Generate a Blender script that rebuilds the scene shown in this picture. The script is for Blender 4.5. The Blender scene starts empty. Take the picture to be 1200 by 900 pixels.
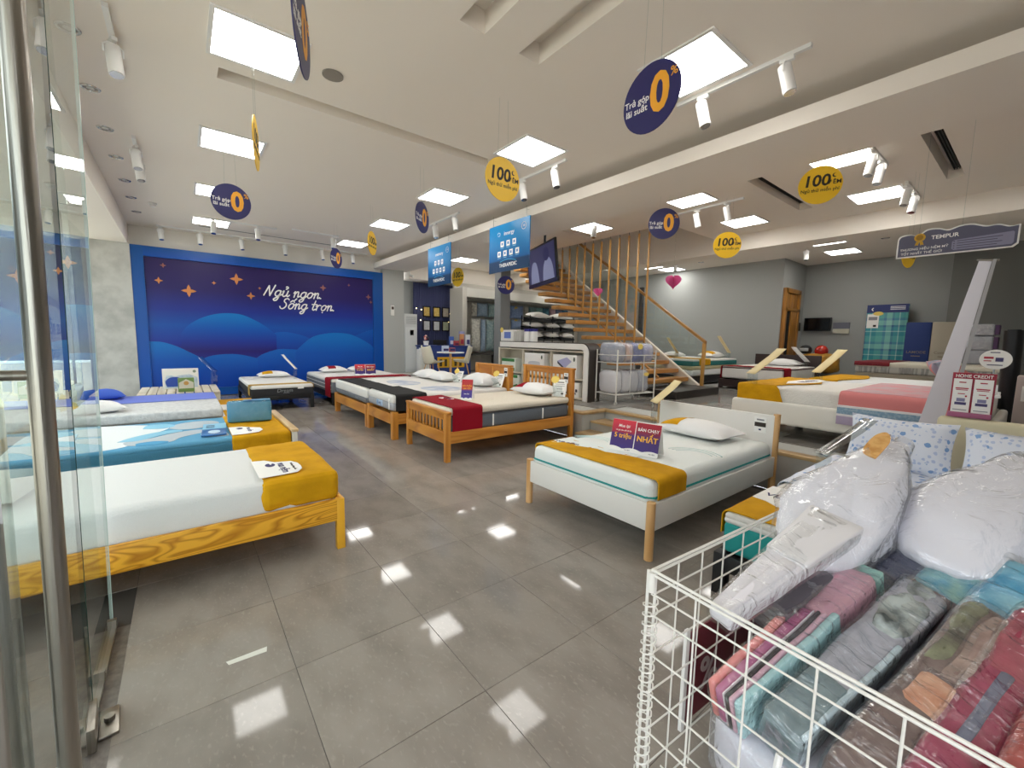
import bpy, bmesh, math, random
from math import sin, cos, pi, radians
from mathutils import Vector, Matrix, noise
random.seed(7)
S = bpy.context.scene
COL = S.collection
# ------------------------------------------------------------------ camera, world, exposure
cam = bpy.data.cameras.new('camera'); cam_o = bpy.data.objects.new('camera', cam); COL.objects.link(cam_o)
cam.sensor_width = 36.0; cam.lens = 36.0 * 490.8 / 1200.0; cam.clip_start = 0.05; cam.clip_end = 200
YAW, PITCH, ROLL = 0.66689, 0.106764, -0.019516
fw = Vector((sin(YAW) * cos(PITCH), cos(YAW) * cos(PITCH), -sin(PITCH)))
r0 = Vector((cos(YAW), -sin(YAW), 0)); d0 = fw.cross(r0)
rr = r0 * cos(ROLL) + d0 * sin(ROLL); dd = -r0 * sin(ROLL) + d0 * cos(ROLL)
cam_o.matrix_world = Matrix((( rr.x, -dd.x, -fw.x, 0), (rr.y, -dd.y, -fw.y, 0), (rr.z, -dd.z, -fw.z, 1.464), (0, 0, 0, 1)))
S.camera = cam_o
W = bpy.data.worlds.new('world'); S.world = W; W.use_nodes = True
W.node_tree.nodes['Background'].inputs[0].default_value = (0.90, 0.95, 1.0, 1)
W.node_tree.nodes['Background'].inputs[1].default_value = 2.4
S.view_settings.view_transform = 'Standard'; S.view_settings.look = 'None'
S.view_settings.exposure = 1.0; S.view_settings.gamma = 1.0
sun = bpy.data.lights.new('sun', 'SUN'); sun.energy = 5.0; sun.angle = radians(3); sun.color = (1, .96, .9)
sun_o = bpy.data.objects.new('sun', sun); COL.objects.link(sun_o); sun_o.rotation_euler = (radians(8), radians(-9), 0); sun_o.location = (-8, 4, 10)
S.cycles.use_denoising = True
S.cycles.max_bounces = 8; S.cycles.transparent_max_bounces = 16
PANEL_POWER = 8.0

# ------------------------------------------------------------------ materials
def lin(c):
    if isinstance(c, str):
        c = tuple(int(c[i:i + 2], 16) / 255 for i in (0, 2, 4))
    return tuple((x / 12.92 if x <= .04045 else ((x + .055) / 1.055) ** 2.4) for x in c[:3]) + (1,)
MATS = {}
def mat(name, col, rough=.55, metal=0, bump=0, bscale=60, mix=None, mscale=8, mfac=(.4, .65), stretch=None, coat=0, spec=.5, sheen=0):
    if name in MATS: return MATS[name]
    m = bpy.data.materials.new(name); MATS[name] = m; m.use_nodes = True
    nt = m.node_tree; p = nt.nodes['Principled BSDF']
    p.inputs['Base Color'].default_value = lin(col); p.inputs['Roughness'].default_value = rough
    p.inputs['Metallic'].default_value = metal; p.inputs['Specular IOR Level'].default_value = spec
    p.inputs['Coat Weight'].default_value = coat; p.inputs['Sheen Weight'].default_value = sheen
    def coord():
        t = nt.nodes.new('ShaderNodeTexCoord'); mp = nt.nodes.new('ShaderNodeMapping')
        if stretch: mp.inputs['Scale'].default_value = stretch
        nt.links.new(t.outputs['Object'], mp.inputs['Vector']); return mp.outputs[0]
    if mix:
        n = nt.nodes.new('ShaderNodeTexNoise'); n.inputs['Scale'].default_value = mscale; n.inputs['Detail'].default_value = 5
        nt.links.new(coord(), n.inputs['Vector'])
        r = nt.nodes.new('ShaderNodeValToRGB'); r.color_ramp.elements[0].position, r.color_ramp.elements[1].position = mfac
        r.color_ramp.elements[0].color = lin(col); r.color_ramp.elements[1].color = lin(mix)
        nt.links.new(n.outputs['Fac'], r.inputs[0]); nt.links.new(r.outputs[0], p.inputs['Base Color'])
    if bump:
        n = nt.nodes.new('ShaderNodeTexNoise'); n.inputs['Scale'].default_value = bscale; n.inputs['Detail'].default_value = 3
        nt.links.new(coord(), n.inputs['Vector'])
        b = nt.nodes.new('ShaderNodeBump'); b.inputs['Strength'].default_value = bump; b.inputs['Distance'].default_value = .01
        nt.links.new(n.outputs['Fac'], b.inputs['Height']); nt.links.new(b.outputs[0], p.inputs['Normal'])
    return m
def wood(name, c1, c2, axis='x', scale=3.0, rough=.35, knots=1.0, dist=6.0):
    if name in MATS: return MATS[name]
    m = bpy.data.materials.new(name); MATS[name] = m; m.use_nodes = True
    nt = m.node_tree; p = nt.nodes['Principled BSDF']; p.inputs['Roughness'].default_value = rough
    t = nt.nodes.new('ShaderNodeTexCoord'); mp = nt.nodes.new('ShaderNodeMapping')
    s = {'x': (.16, 1, 1), 'y': (1, .16, 1), 'z': (1, 1, .16)}[axis]
    mp.inputs['Scale'].default_value = tuple(v * scale for v in s)
    n = nt.nodes.new('ShaderNodeTexNoise'); n.inputs['Scale'].default_value = 1.6; n.inputs['Detail'].default_value = 1.5; n.inputs['Distortion'].default_value = knots
    mu = nt.nodes.new('ShaderNodeMath'); mu.operation = 'MULTIPLY'; mu.inputs[1].default_value = dist
    fr = nt.nodes.new('ShaderNodeMath'); fr.operation = 'PINGPONG'; fr.inputs[1].default_value = .5
    r = nt.nodes.new('ShaderNodeValToRGB'); r.color_ramp.elements[0].color = lin(c2); r.color_ramp.elements[1].color = lin(c1)
    r.color_ramp.elements[0].position = .0; r.color_ramp.elements[1].position = .32
    nt.links.new(t.outputs['Object'], mp.inputs[0]); nt.links.new(mp.outputs[0], n.inputs['Vector']); nt.links.new(n.outputs['Fac'], mu.inputs[0])
    nt.links.new(mu.outputs[0], fr.inputs[0]); nt.links.new(fr.outputs[0], r.inputs[0]); nt.links.new(r.outputs[0], p.inputs['Base Color'])
    return m
def emis(name, col, power):
    if name in MATS: return MATS[name]
    m = bpy.data.materials.new(name); MATS[name] = m; m.use_nodes = True
    p = m.node_tree.nodes['Principled BSDF']; p.inputs['Base Color'].default_value = lin(col)
    p.inputs['Emission Color'].default_value = lin(col); p.inputs['Emission Strength'].default_value = power
    return m
def film(name, tint='ffffff', gloss=.18, rough=.08, bump=.6, bscale=14, ior=1.45, haze=0.0, stretch=None):
    """clear glass / plastic film: light passes straight through, grazing angles mirror"""
    if name in MATS: return MATS[name]
    m = bpy.data.materials.new(name); MATS[name] = m; m.use_nodes = True
    nt = m.node_tree; nt.nodes.remove(nt.nodes['Principled BSDF']); out = nt.nodes['Material Output']
    tr = nt.nodes.new('ShaderNodeBsdfTransparent'); tr.inputs[0].default_value = lin(tint)
    gl = nt.nodes.new('ShaderNodeBsdfGlossy'); gl.inputs['Roughness'].default_value = rough
    f = nt.nodes.new('ShaderNodeFresnel'); f.inputs[0].default_value = ior
    a = nt.nodes.new('ShaderNodeMath'); a.operation = 'ADD'; a.use_clamp = True; a.inputs[1].default_value = gloss
    mx = nt.nodes.new('ShaderNodeMixShader')
    ge = nt.nodes.new('ShaderNodeNewGeometry'); fm = nt.nodes.new('ShaderNodeMath'); fm.operation = 'MULTIPLY_ADD'; fm.inputs[1].default_value = -1; fm.inputs[2].default_value = 1
    mb = nt.nodes.new('ShaderNodeMath'); mb.operation = 'MULTIPLY'; nt.links.new(ge.outputs['Backfacing'], fm.inputs[0])
    nt.links.new(f.outputs[0], a.inputs[0]); nt.links.new(a.outputs[0], mb.inputs[0]); nt.links.new(fm.outputs[0], mb.inputs[1]); nt.links.new(mb.outputs[0], mx.inputs[0])
    base = tr.outputs[0]
    if haze:
        df = nt.nodes.new('ShaderNodeBsdfDiffuse'); df.inputs[0].default_value = lin('f4f6fa')
        m2 = nt.nodes.new('ShaderNodeMixShader'); m2.inputs[0].default_value = haze
        nt.links.new(tr.outputs[0], m2.inputs[1]); nt.links.new(df.outputs[0], m2.inputs[2]); base = m2.outputs[0]
    nt.links.new(base, mx.inputs[1]); nt.links.new(gl.outputs[0], mx.inputs[2]); nt.links.new(mx.outputs[0], out.inputs[0])
    if bump:
        t = nt.nodes.new('ShaderNodeTexCoord'); n = nt.nodes.new('ShaderNodeTexNoise'); n.inputs['Scale'].default_value = bscale; n.inputs['Detail'].default_value = 4; n.inputs['Distortion'].default_value = 1.2
        mp = nt.nodes.new('ShaderNodeMapping'); mp.inputs['Scale'].default_value = stretch or (1, 1, 1); mp.inputs['Rotation'].default_value = (0, 0, .5 if stretch else 0); nt.links.new(t.outputs['Object'], mp.inputs[0]); nt.links.new(mp.outputs[0], n.inputs['Vector'])
        b = nt.nodes.new('ShaderNodeBump'); b.inputs['Strength'].default_value = bump; b.inputs['Distance'].default_value = .03
        nt.links.new(n.outputs['Fac'], b.inputs['Height']); nt.links.new(b.outputs[0], gl.inputs['Normal']); nt.links.new(b.outputs[0], f.inputs['Normal'])
    return m
def ramp_mat(name, stops, axis=2, rough=.4, coord='Generated'):
    """printed gradient"""
    if name in MATS: return MATS[name]
    m = bpy.data.materials.new(name); MATS[name] = m; m.use_nodes = True
    nt = m.node_tree; p = nt.nodes['Principled BSDF']; p.inputs['Roughness'].default_value = rough; p.inputs['Specular IOR Level'].default_value = .35
    t = nt.nodes.new('ShaderNodeTexCoord'); s = nt.nodes.new('ShaderNodeSeparateXYZ'); r = nt.nodes.new('ShaderNodeValToRGB')
    nt.links.new(t.outputs[coord], s.inputs[0]); nt.links.new(s.outputs[axis], r.inputs[0]); nt.links.new(r.outputs[0], p.inputs['Base Color'])
    el = r.color_ramp.elements
    while len(el) < len(stops): el.new(.5)
    for e, (q, c) in zip(el, stops): e.position = q; e.color = lin(c)
    return m
def spots_mat(name, base, spot, spot2, scale=16, rough=.7, size=.28):
    """printed floral dots"""
    if name in MATS: return MATS[name]
    m = bpy.data.materials.new(name); MATS[name] = m; m.use_nodes = True
    nt = m.node_tree; p = nt.nodes['Principled BSDF']; p.inputs['Roughness'].default_value = rough
    t = nt.nodes.new('ShaderNodeTexCoord'); prev = None
    for i, (c, sc, sz) in enumerate(((spot2, scale * 1.9, size * 1.15), (spot, scale, size))):
        v = nt.nodes.new('ShaderNodeTexVoronoi'); v.inputs['Scale'].default_value = sc; v.inputs['Randomness'].default_value = .55
        n = nt.nodes.new('ShaderNodeTexNoise'); n.inputs['Scale'].default_value = sc * 2.5
        ad = nt.nodes.new('ShaderNodeMath'); ad.operation = 'MULTIPLY_ADD'; ad.inputs[1].default_value = .35
        nt.links.new(t.outputs['Object'], v.inputs['Vector']); nt.links.new(t.outputs['Object'], n.inputs['Vector'])
        nt.links.new(n.outputs['Fac'], ad.inputs[0]); nt.links.new(v.outputs['Distance'], ad.inputs[2])
        lt = nt.nodes.new('ShaderNodeMath'); lt.operation = 'LESS_THAN'; lt.inputs[1].default_value = sz + .17
        nt.links.new(ad.outputs[0], lt.inputs[0])
        mx = nt.nodes.new('ShaderNodeMix'); mx.data_type = 'RGBA'; mx.inputs['B'].default_value = lin(c)
        if prev: nt.links.new(prev, mx.inputs['A'])
        else: mx.inputs['A'].default_value = lin(base)
        nt.links.new(lt.outputs[0], mx.inputs['Factor']); prev = mx.outputs['Result']
    nt.links.new(prev, p.inputs['Base Color'])
    return m
def plaid_mat(name, cols, sx, sy, ax=(1, 2)):
    """printed plaid: two sets of stripes multiplied"""
    if name in MATS: return MATS[name]
    m = bpy.data.materials.new(name); MATS[name] = m; m.use_nodes = True
    nt = m.node_tree; p = nt.nodes['Principled BSDF']; p.inputs['Roughness'].default_value = .5
    t = nt.nodes.new('ShaderNodeTexCoord'); s = nt.nodes.new('ShaderNodeSeparateXYZ'); nt.links.new(t.outputs['Object'], s.inputs[0])
    rs = []
    for a, sc in ((ax[0], sx), (ax[1], sy)):
        mu = nt.nodes.new('ShaderNodeMath'); mu.operation = 'MULTIPLY'; mu.inputs[1].default_value = sc
        fr = nt.nodes.new('ShaderNodeMath'); fr.operation = 'FRACT'
        r = nt.nodes.new('ShaderNodeValToRGB'); r.color_ramp.interpolation = 'CONSTANT'
        el = r.color_ramp.elements
        while len(el) < len(cols): el.new(.5)
        for e, (q, c) in zip(el, cols): e.position = q; e.color = lin(c)
        nt.links.new(s.outputs[a], mu.inputs[0]); nt.links.new(mu.outputs[0], fr.inputs[0]); nt.links.new(fr.outputs[0], r.inputs[0]); rs.append(r.outputs[0])
    mx = nt.nodes.new('ShaderNodeMix'); mx.data_type = 'RGBA'; mx.inputs['Factor'].default_value = .5
    nt.links.new(rs[0], mx.inputs['A']); nt.links.new(rs[1], mx.inputs['B']); nt.links.new(mx.outputs['Result'], p.inputs['Base Color'])
    return m
def floor_mat(name, c1, c2, c3, rough):
    m = bpy.data.materials.new(name); MATS[name] = m; m.use_nodes = True
    nt = m.node_tree; p = nt.nodes['Principled BSDF']; p.inputs['Roughness'].default_value = rough; p.inputs['Specular IOR Level'].default_value = .20
    g = nt.nodes.new('ShaderNodeNewGeometry')
    mp = nt.nodes.new('ShaderNodeMapping'); mp.inputs['Scale'].default_value = (1, .5, 1); mp.inputs['Rotation'].default_value = (0, 0, .5)
    nt.links.new(g.outputs['Position'], mp.inputs[0])
    def nz(sc, d, lo, hi, a, b):
        n = nt.nodes.new('ShaderNodeTexNoise'); n.inputs['Scale'].default_value = sc; n.inputs['Detail'].default_value = d
        nt.links.new(mp.outputs[0], n.inputs['Vector'])
        r = nt.nodes.new('ShaderNodeMapRange'); r.inputs[1].default_value = lo; r.inputs[2].default_value = hi; nt.links.new(n.outputs['Fac'], r.inputs[0])
        mx = nt.nodes.new('ShaderNodeMix'); mx.data_type = 'RGBA'
        if isinstance(a, str): mx.inputs['A'].default_value = lin(a)
        else: nt.links.new(a, mx.inputs['A'])
        mx.inputs['B'].default_value = lin(b); nt.links.new(r.outputs[0], mx.inputs['Factor']); return mx.outputs['Result']
    a = nz(5, 6, .4, .68, c1, c2); b = nz(70, 6, .56, .80, a, c3)
    oi = nt.nodes.new('ShaderNodeObjectInfo'); hs = nt.nodes.new('ShaderNodeHueSaturation')
    r = nt.nodes.new('ShaderNodeMapRange'); r.inputs[3].default_value = .93; r.inputs[4].default_value = 1.06
    nt.links.new(oi.outputs['Random'], r.inputs[0]); nt.links.new(r.outputs[0], hs.inputs['Value']); nt.links.new(b, hs.inputs['Color']); nt.links.new(hs.outputs[0], p.inputs['Base Color'])
    return m

# ------------------------------------------------------------------ object helpers
OFF = {}
def link(o, parent=None):
    COL.objects.link(o)
    if parent is not None: o.parent = parent
    return o
def tag(o, label=None, cat=None, group=None, kind=None):
    if label: o['label'] = label
    if cat: o['category'] = cat
    if group: o['group'] = group
    if kind: o['kind'] = kind
    return o
def thing(name, label, cat, loc=(0, 0, 0), rot=(0, 0, 0), group=None, kind=None):
    o = bpy.data.objects.new(name, None); link(o); o.location = loc; o.rotation_euler = rot; o.empty_display_size = .1
    tag(o, label, cat, group, kind); OFF[o] = Vector(loc); return o
class G:
    def __init__(s): s.bm = bmesh.new()
    def _new(s, ret, M):
        vs = ret['verts']
        bmesh.ops.transform(s.bm, matrix=M, verts=vs); return vs
    def box(s, x0, x1, y0, y1, z0, z1, bev=0, seg=2, M=None):
        c = Vector(((x0 + x1) / 2, (y0 + y1) / 2, (z0 + z1) / 2))
        mt = Matrix.Translation(c) @ Matrix.Diagonal((abs(x1 - x0), abs(y1 - y0), abs(z1 - z0), 1))
        if M is not None: mt = M @ mt
        vs = s._new(bmesh.ops.create_cube(s.bm, size=1), mt)
        if bev:
            es = list({e for v in vs for e in v.link_edges})
            bmesh.ops.bevel(s.bm, geom=es, offset=bev, segments=seg, profile=.5, affect='EDGES', clamp_overlap=True)
        return s
    def cyl(s, p0, p1, r, n=14, r2=None):
        p0 = Vector(p0); p1 = Vector(p1); d = p1 - p0
        M = Matrix.Translation((p0 + p1) / 2) @ d.to_track_quat('Z', 'Y').to_matrix().to_4x4()
        s._new(bmesh.ops.create_cone(s.bm, cap_ends=True, segments=n, radius1=r, radius2=r if r2 is None else r2, depth=d.length), M); return s
    def tube(s, pts, r, n=7):
        pts = [Vector(p) for p in pts]; rings = []
        for i, p in enumerate(pts):
            t = (pts[min(i + 1, len(pts) - 1)] - pts[max(i - 1, 0)]).normalized()
            a = t.orthogonal().normalized() if i == 0 else (rings_a - t * rings_a.dot(t)).normalized()
            rings_a = a; b = t.cross(a)
            rings.append([s.bm.verts.new(p + (a * cos(2 * pi * k / n) + b * sin(2 * pi * k / n)) * r) for k in range(n)])
        for i in range(len(rings) - 1):
            for k in range(n):
                s.bm.faces.new((rings[i][k], rings[i][(k + 1) % n], rings[i + 1][(k + 1) % n], rings[i + 1][k]))
        s.bm.faces.new(rings[0][::-1]); s.bm.faces.new(rings[-1]); return s
    def prism(s, pts, h, M=None, z0=0):
        """polygon in local xy, extruded from z0 to z0+h, placed by M"""
        M = M or Matrix()
        a = [s.bm.verts.new(M @ Vector((x, y, z0))) for x, y in pts]; b = [s.bm.verts.new(M @ Vector((x, y, z0 + h))) for x, y in pts]
        s.bm.faces.new(a[::-1]); s.bm.faces.new(b); n = len(pts)
        for i in range(n): s.bm.faces.new((a[i], a[(i + 1) % n], b[(i + 1) % n], b[i]))
        return s
    def sheet(s, fn, nu, nv, wrapu=False):
        vs = [[s.bm.verts.new(fn(i / nu, j / nv)) for j in range(nv + 1)] for i in range(nu + (0 if wrapu else 1))]
        N = len(vs)
        for i in range(nu):
            for j in range(nv): s.bm.faces.new((vs[i][j], vs[(i + 1) % N][j], vs[(i + 1) % N][j + 1], vs[i][j + 1]))
        return vs
    def lathe(s, prof, n=20, c=(0, 0, 0)):
        c = Vector(c)
        vs = [[s.bm.verts.new(c + Vector((r * cos(2 * pi * k / n), r * sin(2 * pi * k / n), z))) for r, z in prof] for k in range(n)]
        for k in range(n):
            for j in range(len(prof) - 1): s.bm.faces.new((vs[k][j], vs[(k + 1) % n][j], vs[(k + 1) % n][j + 1], vs[k][j + 1]))
        bmesh.ops.remove_doubles(s.bm, verts=s.bm.verts, dist=1e-5); return s
    def put(s, name, m, parent=None, label=None, cat=None, group=None, kind=None, local=False, smooth=True, sharp=40, base=True):
        bmesh.ops.recalc_face_normals(s.bm, faces=s.bm.faces)
        me = bpy.data.meshes.new(name); loc = Vector((0, 0, 0))
        if parent is not None:
            o_off = OFF[parent]
            if not local: bmesh.ops.translate(s.bm, vec=-o_off, verts=s.bm.verts)
        elif base and not local:
            xs = [v.co for v in s.bm.verts]
            loc = Vector(((min(v.x for v in xs) + max(v.x for v in xs)) / 2, (min(v.y for v in xs) + max(v.y for v in xs)) / 2, min(v.z for v in xs)))
            bmesh.ops.translate(s.bm, vec=-loc, verts=s.bm.verts)
        s.bm.to_mesh(me); s.bm.free(); me.materials.append(m)
        if smooth:
            me.polygons.foreach_set('use_smooth', [True] * len(me.polygons)); me.set_sharp_from_angle(angle=radians(sharp))
        o = bpy.data.objects.new(name, me); link(o, parent); o.location = loc
        OFF[o] = OFF[parent] if parent is not None else Vector(loc)
        tag(o, label, cat, group, kind); return o
def text(body, size, parent, loc, rot, m, name='lettering', align='CENTER', bold=0, shear=0, ext=.0006, local=False, space=1.0, xs=1.0):
    c = bpy.data.curves.new(name, 'FONT'); c.body = body; c.size = size; c.align_x = align; c.align_y = 'CENTER'
    c.resolution_u = 3; c.extrude = ext; c.offset = bold * size; c.shear = shear; c.space_character = space; c.materials.append(m)
    tmp = bpy.data.objects.new(name, c); me = bpy.data.meshes.new_from_object(tmp); me.name = name; bpy.data.objects.remove(tmp); bpy.data.curves.remove(c)
    if not me.materials: me.materials.append(m)
    o = bpy.data.objects.new(name, me); link(o, parent); OFF[o] = OFF[parent]
    o.location = Vector(loc) - (OFF[parent] if (parent is not None and not local) else Vector()); o.rotation_euler = rot; o.scale = (xs, 1, 1)
    return o
def dup(root, loc, rot=None, label=None, group=None):
    r = root.copy(); COL.objects.link(r); r.location = loc
    if rot is not None: r.rotation_euler = rot
    if label: r['label'] = label
    if group: r['group'] = group
    for ch in list(root.children):
        c = ch.copy(); COL.objects.link(c); c.parent = r
        for g in ch.children:
            q = g.copy(); COL.objects.link(q); q.parent = c
    return r
def struct(g, name, m, parent=None, **k): return g.put(name, m, parent, kind=None if parent else 'structure', **k)
ST = 'structure'
# palette
wht = mat('white_paint', 'ebe9e4', .6); wall_w = mat('wall_white', 'ddd7ce', .8, bump=.05, bscale=200)
ceil_m = mat('ceiling_paint', 'efe7dd', .85); grey_w = mat('wall_grey', '9fa19e', .75, bump=.04, bscale=150)
grey_l = mat('wall_light_grey', 'b3b4b0', .75); soft_w = mat('soft_white', 'eceae6', .75, bump=.15, bscale=90)
black = mat('black_matte', '141416', .5); dark = mat('dark_charcoal', '2c2d31', .8); steel = mat('brushed_steel', '9b968e', .28, .95, stretch=(60, 60, 1), bump=.1, bscale=5)
chrome = mat('chrome', 'c8c8c8', .15, 1); white_pl = mat('white_plastic', 'e9e8e6', .35); paper = mat('paper_white', 'f4f2ee', .6)
gold = mat('mustard_cloth', 'd39c10', .85, bump=.25, bscale=35, mix='c28d0a', mscale=6, spec=.2); red_c = mat('crimson_cloth', '8e0c20', .85, bump=.25, bscale=35, spec=.2)
blk_c = mat('black_cloth', '1b1918', .9, bump=.2, bscale=40); navy_p = mat('navy_print', '23215f', .45); yel_p = mat('yellow_print', 'f2c21b', .45)
txt_w = mat('ink_white', 'f6f4f2', .6); txt_y = mat('ink_yellow', 'f6b733', .6); txt_k = mat('ink_dark', '2c2118', .6); txt_n = mat('ink_navy', '26245e', .6); txt_r = mat('ink_red', 'b3203a', .6)
cream = mat('cream_card', 'e6d3a0', .6); acryl = film('clear_acrylic', 'f2f6f6', .06, .05, 0)
tick = mat('quilted_white', 'e4e1dc', .85, bump=.5, bscale=45); tick2 = mat('woven_white', 'e3e4e3', .85, bump=.35, bscale=120)
pil_w = mat('pillow_white', 'ecebea', .85, bump=.2, bscale=30)
orange_wood = wood('honey_pine', 'd08e3c', 'b5722a', 'x', 2.2, .35, .4, 5); orange_wood_y = wood('honey_pine_y', 'd08e3c', 'b5722a', 'y', 2.2, .35, .4, 5); orange_wood_z = wood('honey_pine_z', 'd08e3c', 'b5722a', 'z', 2.2, .35, .4, 5)
pine_x = wood('yellow_pine', 'efb032', 'bd7a10', 'x', 4.2, .4, .9, 13); pine_z = wood('yellow_pine_z', 'eeb02f', 'd6951c', 'z', 2.4, .4, .3, 6)
nat_z = wood('natural_wood_z', 'dfb179', 'cc9a60', 'z', 3, .4, .3, 5); nat_y = wood('natural_wood_y', 'dcc194', 'c8a878', 'y', 3, .4, .3, 5)

# ------------------------------------------------------------------ room shell
PZ = 0.40          # raised sales floor
CZ = 3.70          # ceiling
T = .6             # tile
def gx(i): return (i + .5419) * T
def gy(j): return (j + 3.19) * T
grout = mat('grout', '4b4743', .8)
tile_m = floor_mat('porcelain_tile', '958d85', '857d75', '9f978e', .055)
tile_p = floor_mat('platform_tile', '8d8a85', '7d7a76', '9a9792', .12)
fl = struct(G().box(-4, 4.62, -3, 12.1, -.2, -.003), 'floor', grout)
def tiles(parent, xs, ys, z, m, clip):
    base = G().box(-T / 2 + .001, T / 2 - .001, -T / 2 + .001, T / 2 - .001, -.012, 0, bev=.0008, seg=1).put('tile', m, parent, local=True)
    first = True
    for i in xs:
        for j in ys:
            c = Vector(((xs[i] if isinstance(xs, dict) else i), j, z))
            if not clip(c.x, c.y): continue
            if first: o = base; first = False
            else:
                o = base.copy(); COL.objects.link(o)
            o.location = c - OFF[parent]; o.rotation_euler = (random.uniform(-.0012, .0012), random.uniform(-.0012, .0012), 0)
tiles(fl, [gx(i) + T / 2 for i in range(-3, 7)], [gy(j) + T / 2 for j in range(-8, 17)], 0, tile_m,
      lambda x, y: (x > -.3 and x < 4.7) or (y > 3.2 and x > -1.45))
struct(G().box(-4.6, -.255, -3, 2.72, -.02, -.001), 'floor_threshold', mat('dark_granite', '6f6860', .35, mix='57514b', mscale=30))
pl = struct(G().box(4.62, 14.2, -3, 2.2, 0, PZ - .012).box(4.62, 14.2, 4.15, 12.6, 0, PZ - .012).box(5.12, 14.2, 2.19, 4.16, 0, PZ - .012), 'floor_platform', grey_l)
tiles(pl, [5.44 + T * i for i in range(0, 8)], [-.9 + T * j for j in range(0, 14)], PZ, tile_p, lambda x, y: not (x < 5.7 and 1.9 < y < 4.45))
nose = wood('oak_nosing', 'b89a6c', 'a3845a', 'y', 2, .3, .3, 4)
def nosing(x0, x1, y0, y1, z): G().box(x0, x1, y0, y1, z - .03, z + .004, bev=.004).put('nosing', nose, pl)
nosing(4.60, 4.74, 4.13, 12.0, PZ); nosing(4.60, 4.74, -3, 2.21, PZ); nosing(5.10, 5.24, 2.2, 4.15, PZ); nosing(4.74, 5.24, 4.13, 4.27, PZ); nosing(4.74, 5.24, 2.07, 2.21, PZ)
riser = mat('riser_tile', 'a7a39c', .3, mix='9b978f', mscale=3)
for y0, y1 in ((4.16, 4.75), (4.755, 5.35), (5.355, 5.95), (5.955, 6.55), (1.6, 2.19), (1.0, 1.595), (.4, .995), (-.2, .395)):
    G().box(4.608, 4.625, y0 + .003, y1 - .003, .002, PZ - .03).put('tile', riser, pl)
for k_, (xa, xb, za) in enumerate(((4.45, 4.80, .133), (4.78, 5.13, .267))):
    st = struct(G().box(xa + .01, xb, 2.21, 4.149, 0, za - .03), 'floor_step', riser)
    G().box(xa, xb + .01, 2.205, 4.15, za - .03, za, bev=.004).put('nosing', nose, st)

# ceiling with slots and the stairwell opening
def ceiling():
    holes = [(.36, 3.26, 4.55, 4.74, .16), (1.66, 1.875, -1.2, 2.79, .16), (2.2, 2.41, -1.2, 2.79, .16), (6.27, 8.16, .88, 1.05, .18), (6.25, 8.24, 2.6, 2.79, .18), (5.8, 7.2, 6.2, 6.4, .16), (7.40, 9.2, 4.70, 9.6, 1.6)]
    X0, X1, Y0, Y1 = -1.5, 14.4, -3, 12.7
    xs = sorted({X0, X1} | {h[0] for h in holes} | {h[1] for h in holes}); ys = sorted({Y0, Y1} | {h[2] for h in holes} | {h[3] for h in holes})
    g = G(); b = g.bm
    def quad(*p): b.faces.new([b.verts.new(q) for q in p])
    for i in range(len(xs) - 1):
        for j in range(len(ys) - 1):
            cx = (xs[i] + xs[i + 1]) / 2; cy = (ys[j] + ys[j + 1]) / 2
            if any(h[0] < cx < h[1] and h[2] < cy < h[3] for h in holes): continue
            quad((xs[i], ys[j], CZ), (xs[i + 1], ys[j], CZ), (xs[i + 1], ys[j + 1], CZ), (xs[i], ys[j + 1], CZ))
    for x0, x1, y0, y1, h in holes:
        z = CZ + h
        quad((x0, y0, CZ), (x1, y0, CZ), (x1, y0, z), (x0, y0, z)); quad((x0, y1, CZ), (x1, y1, CZ), (x1, y1, z), (x0, y1, z))
        quad((x0, y0, CZ), (x0, y1, CZ), (x0, y1, z), (x0, y0, z)); quad((x1, y0, CZ), (x1, y1, CZ), (x1, y1, z), (x1, y0, z)); quad((x0, y0, z), (x1, y0, z), (x1, y1, z), (x0, y1, z))
    me = bpy.data.meshes.new('ceiling'); bmesh.ops.remove_doubles(b, verts=b.verts, dist=1e-5); b.to_mesh(me); b.free(); me.materials.append(ceil_m)
    o = bpy.data.objects.new('ceiling', me); link(o); tag(o, kind=ST); OFF[o] = Vector()
ceiling()
struct(G().box(4.42, 5.42, -3, 12.15, 3.40, 3.55).box(4.74, 5.42, -3, 12.15, 3.54, CZ), 'ceiling_beam', ceil_m, smooth=False)
struct(G().box(9.2, 9.75, -3, 12.5, 3.38, CZ), 'ceiling_beam', ceil_m, smooth=False)
struct(G().box(-1.42, -.78, -3, 12.15, 3.29, CZ), 'ceiling_beam', ceil_m, smooth=False)
struct(G().box(5.42, 12.6, 11.9, 12.7, 3.2, CZ), 'ceiling_beam', ceil_m, smooth=False)
# walls
struct(G().box(-1.5, 4.72, 12.13, 12.3, -.1, CZ), 'wall_back', wall_w)
struct(G().box(4.63, 5.27, 11.98, 12.3, .3, CZ), 'column', grey_l)
struct(G().box(5.27, 12.7, 12.45, 12.6, .3, CZ), 'wall_back', grey_w)
struct(G().box(12.5, 12.65, 4.62, 12.6, .3, CZ), 'wall_side', grey_w)
struct(G().box(12.5, 14.3, 4.45, 4.62, .3, CZ), 'wall_alcove', grey_w)
struct(G().box(14.1, 14.3, -3, 4.5, .3, CZ), 'wall_right', grey_w)
struct(G().box(13.8, 14.15, -3, 1.5, .3, CZ), 'wall_pier', mat('wall_grey_shaded', '7c7d7a', .8))  # pier in darker grey than the walls, its shading put into the colour
struct(G().box(-.3, 14.3, -3.1, -3, -.1, CZ), 'wall_front_added', grey_w)  # unseen wall, added to bound the light on this side
struct(G().box(-1.40, -.76, 11.96, 12.3, -.02, 3.3), 'column', mat('column_plaster', 'c3c2bd', .85, mix='a9a8a3', mscale=3, bump=.1, bscale=40))
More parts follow.
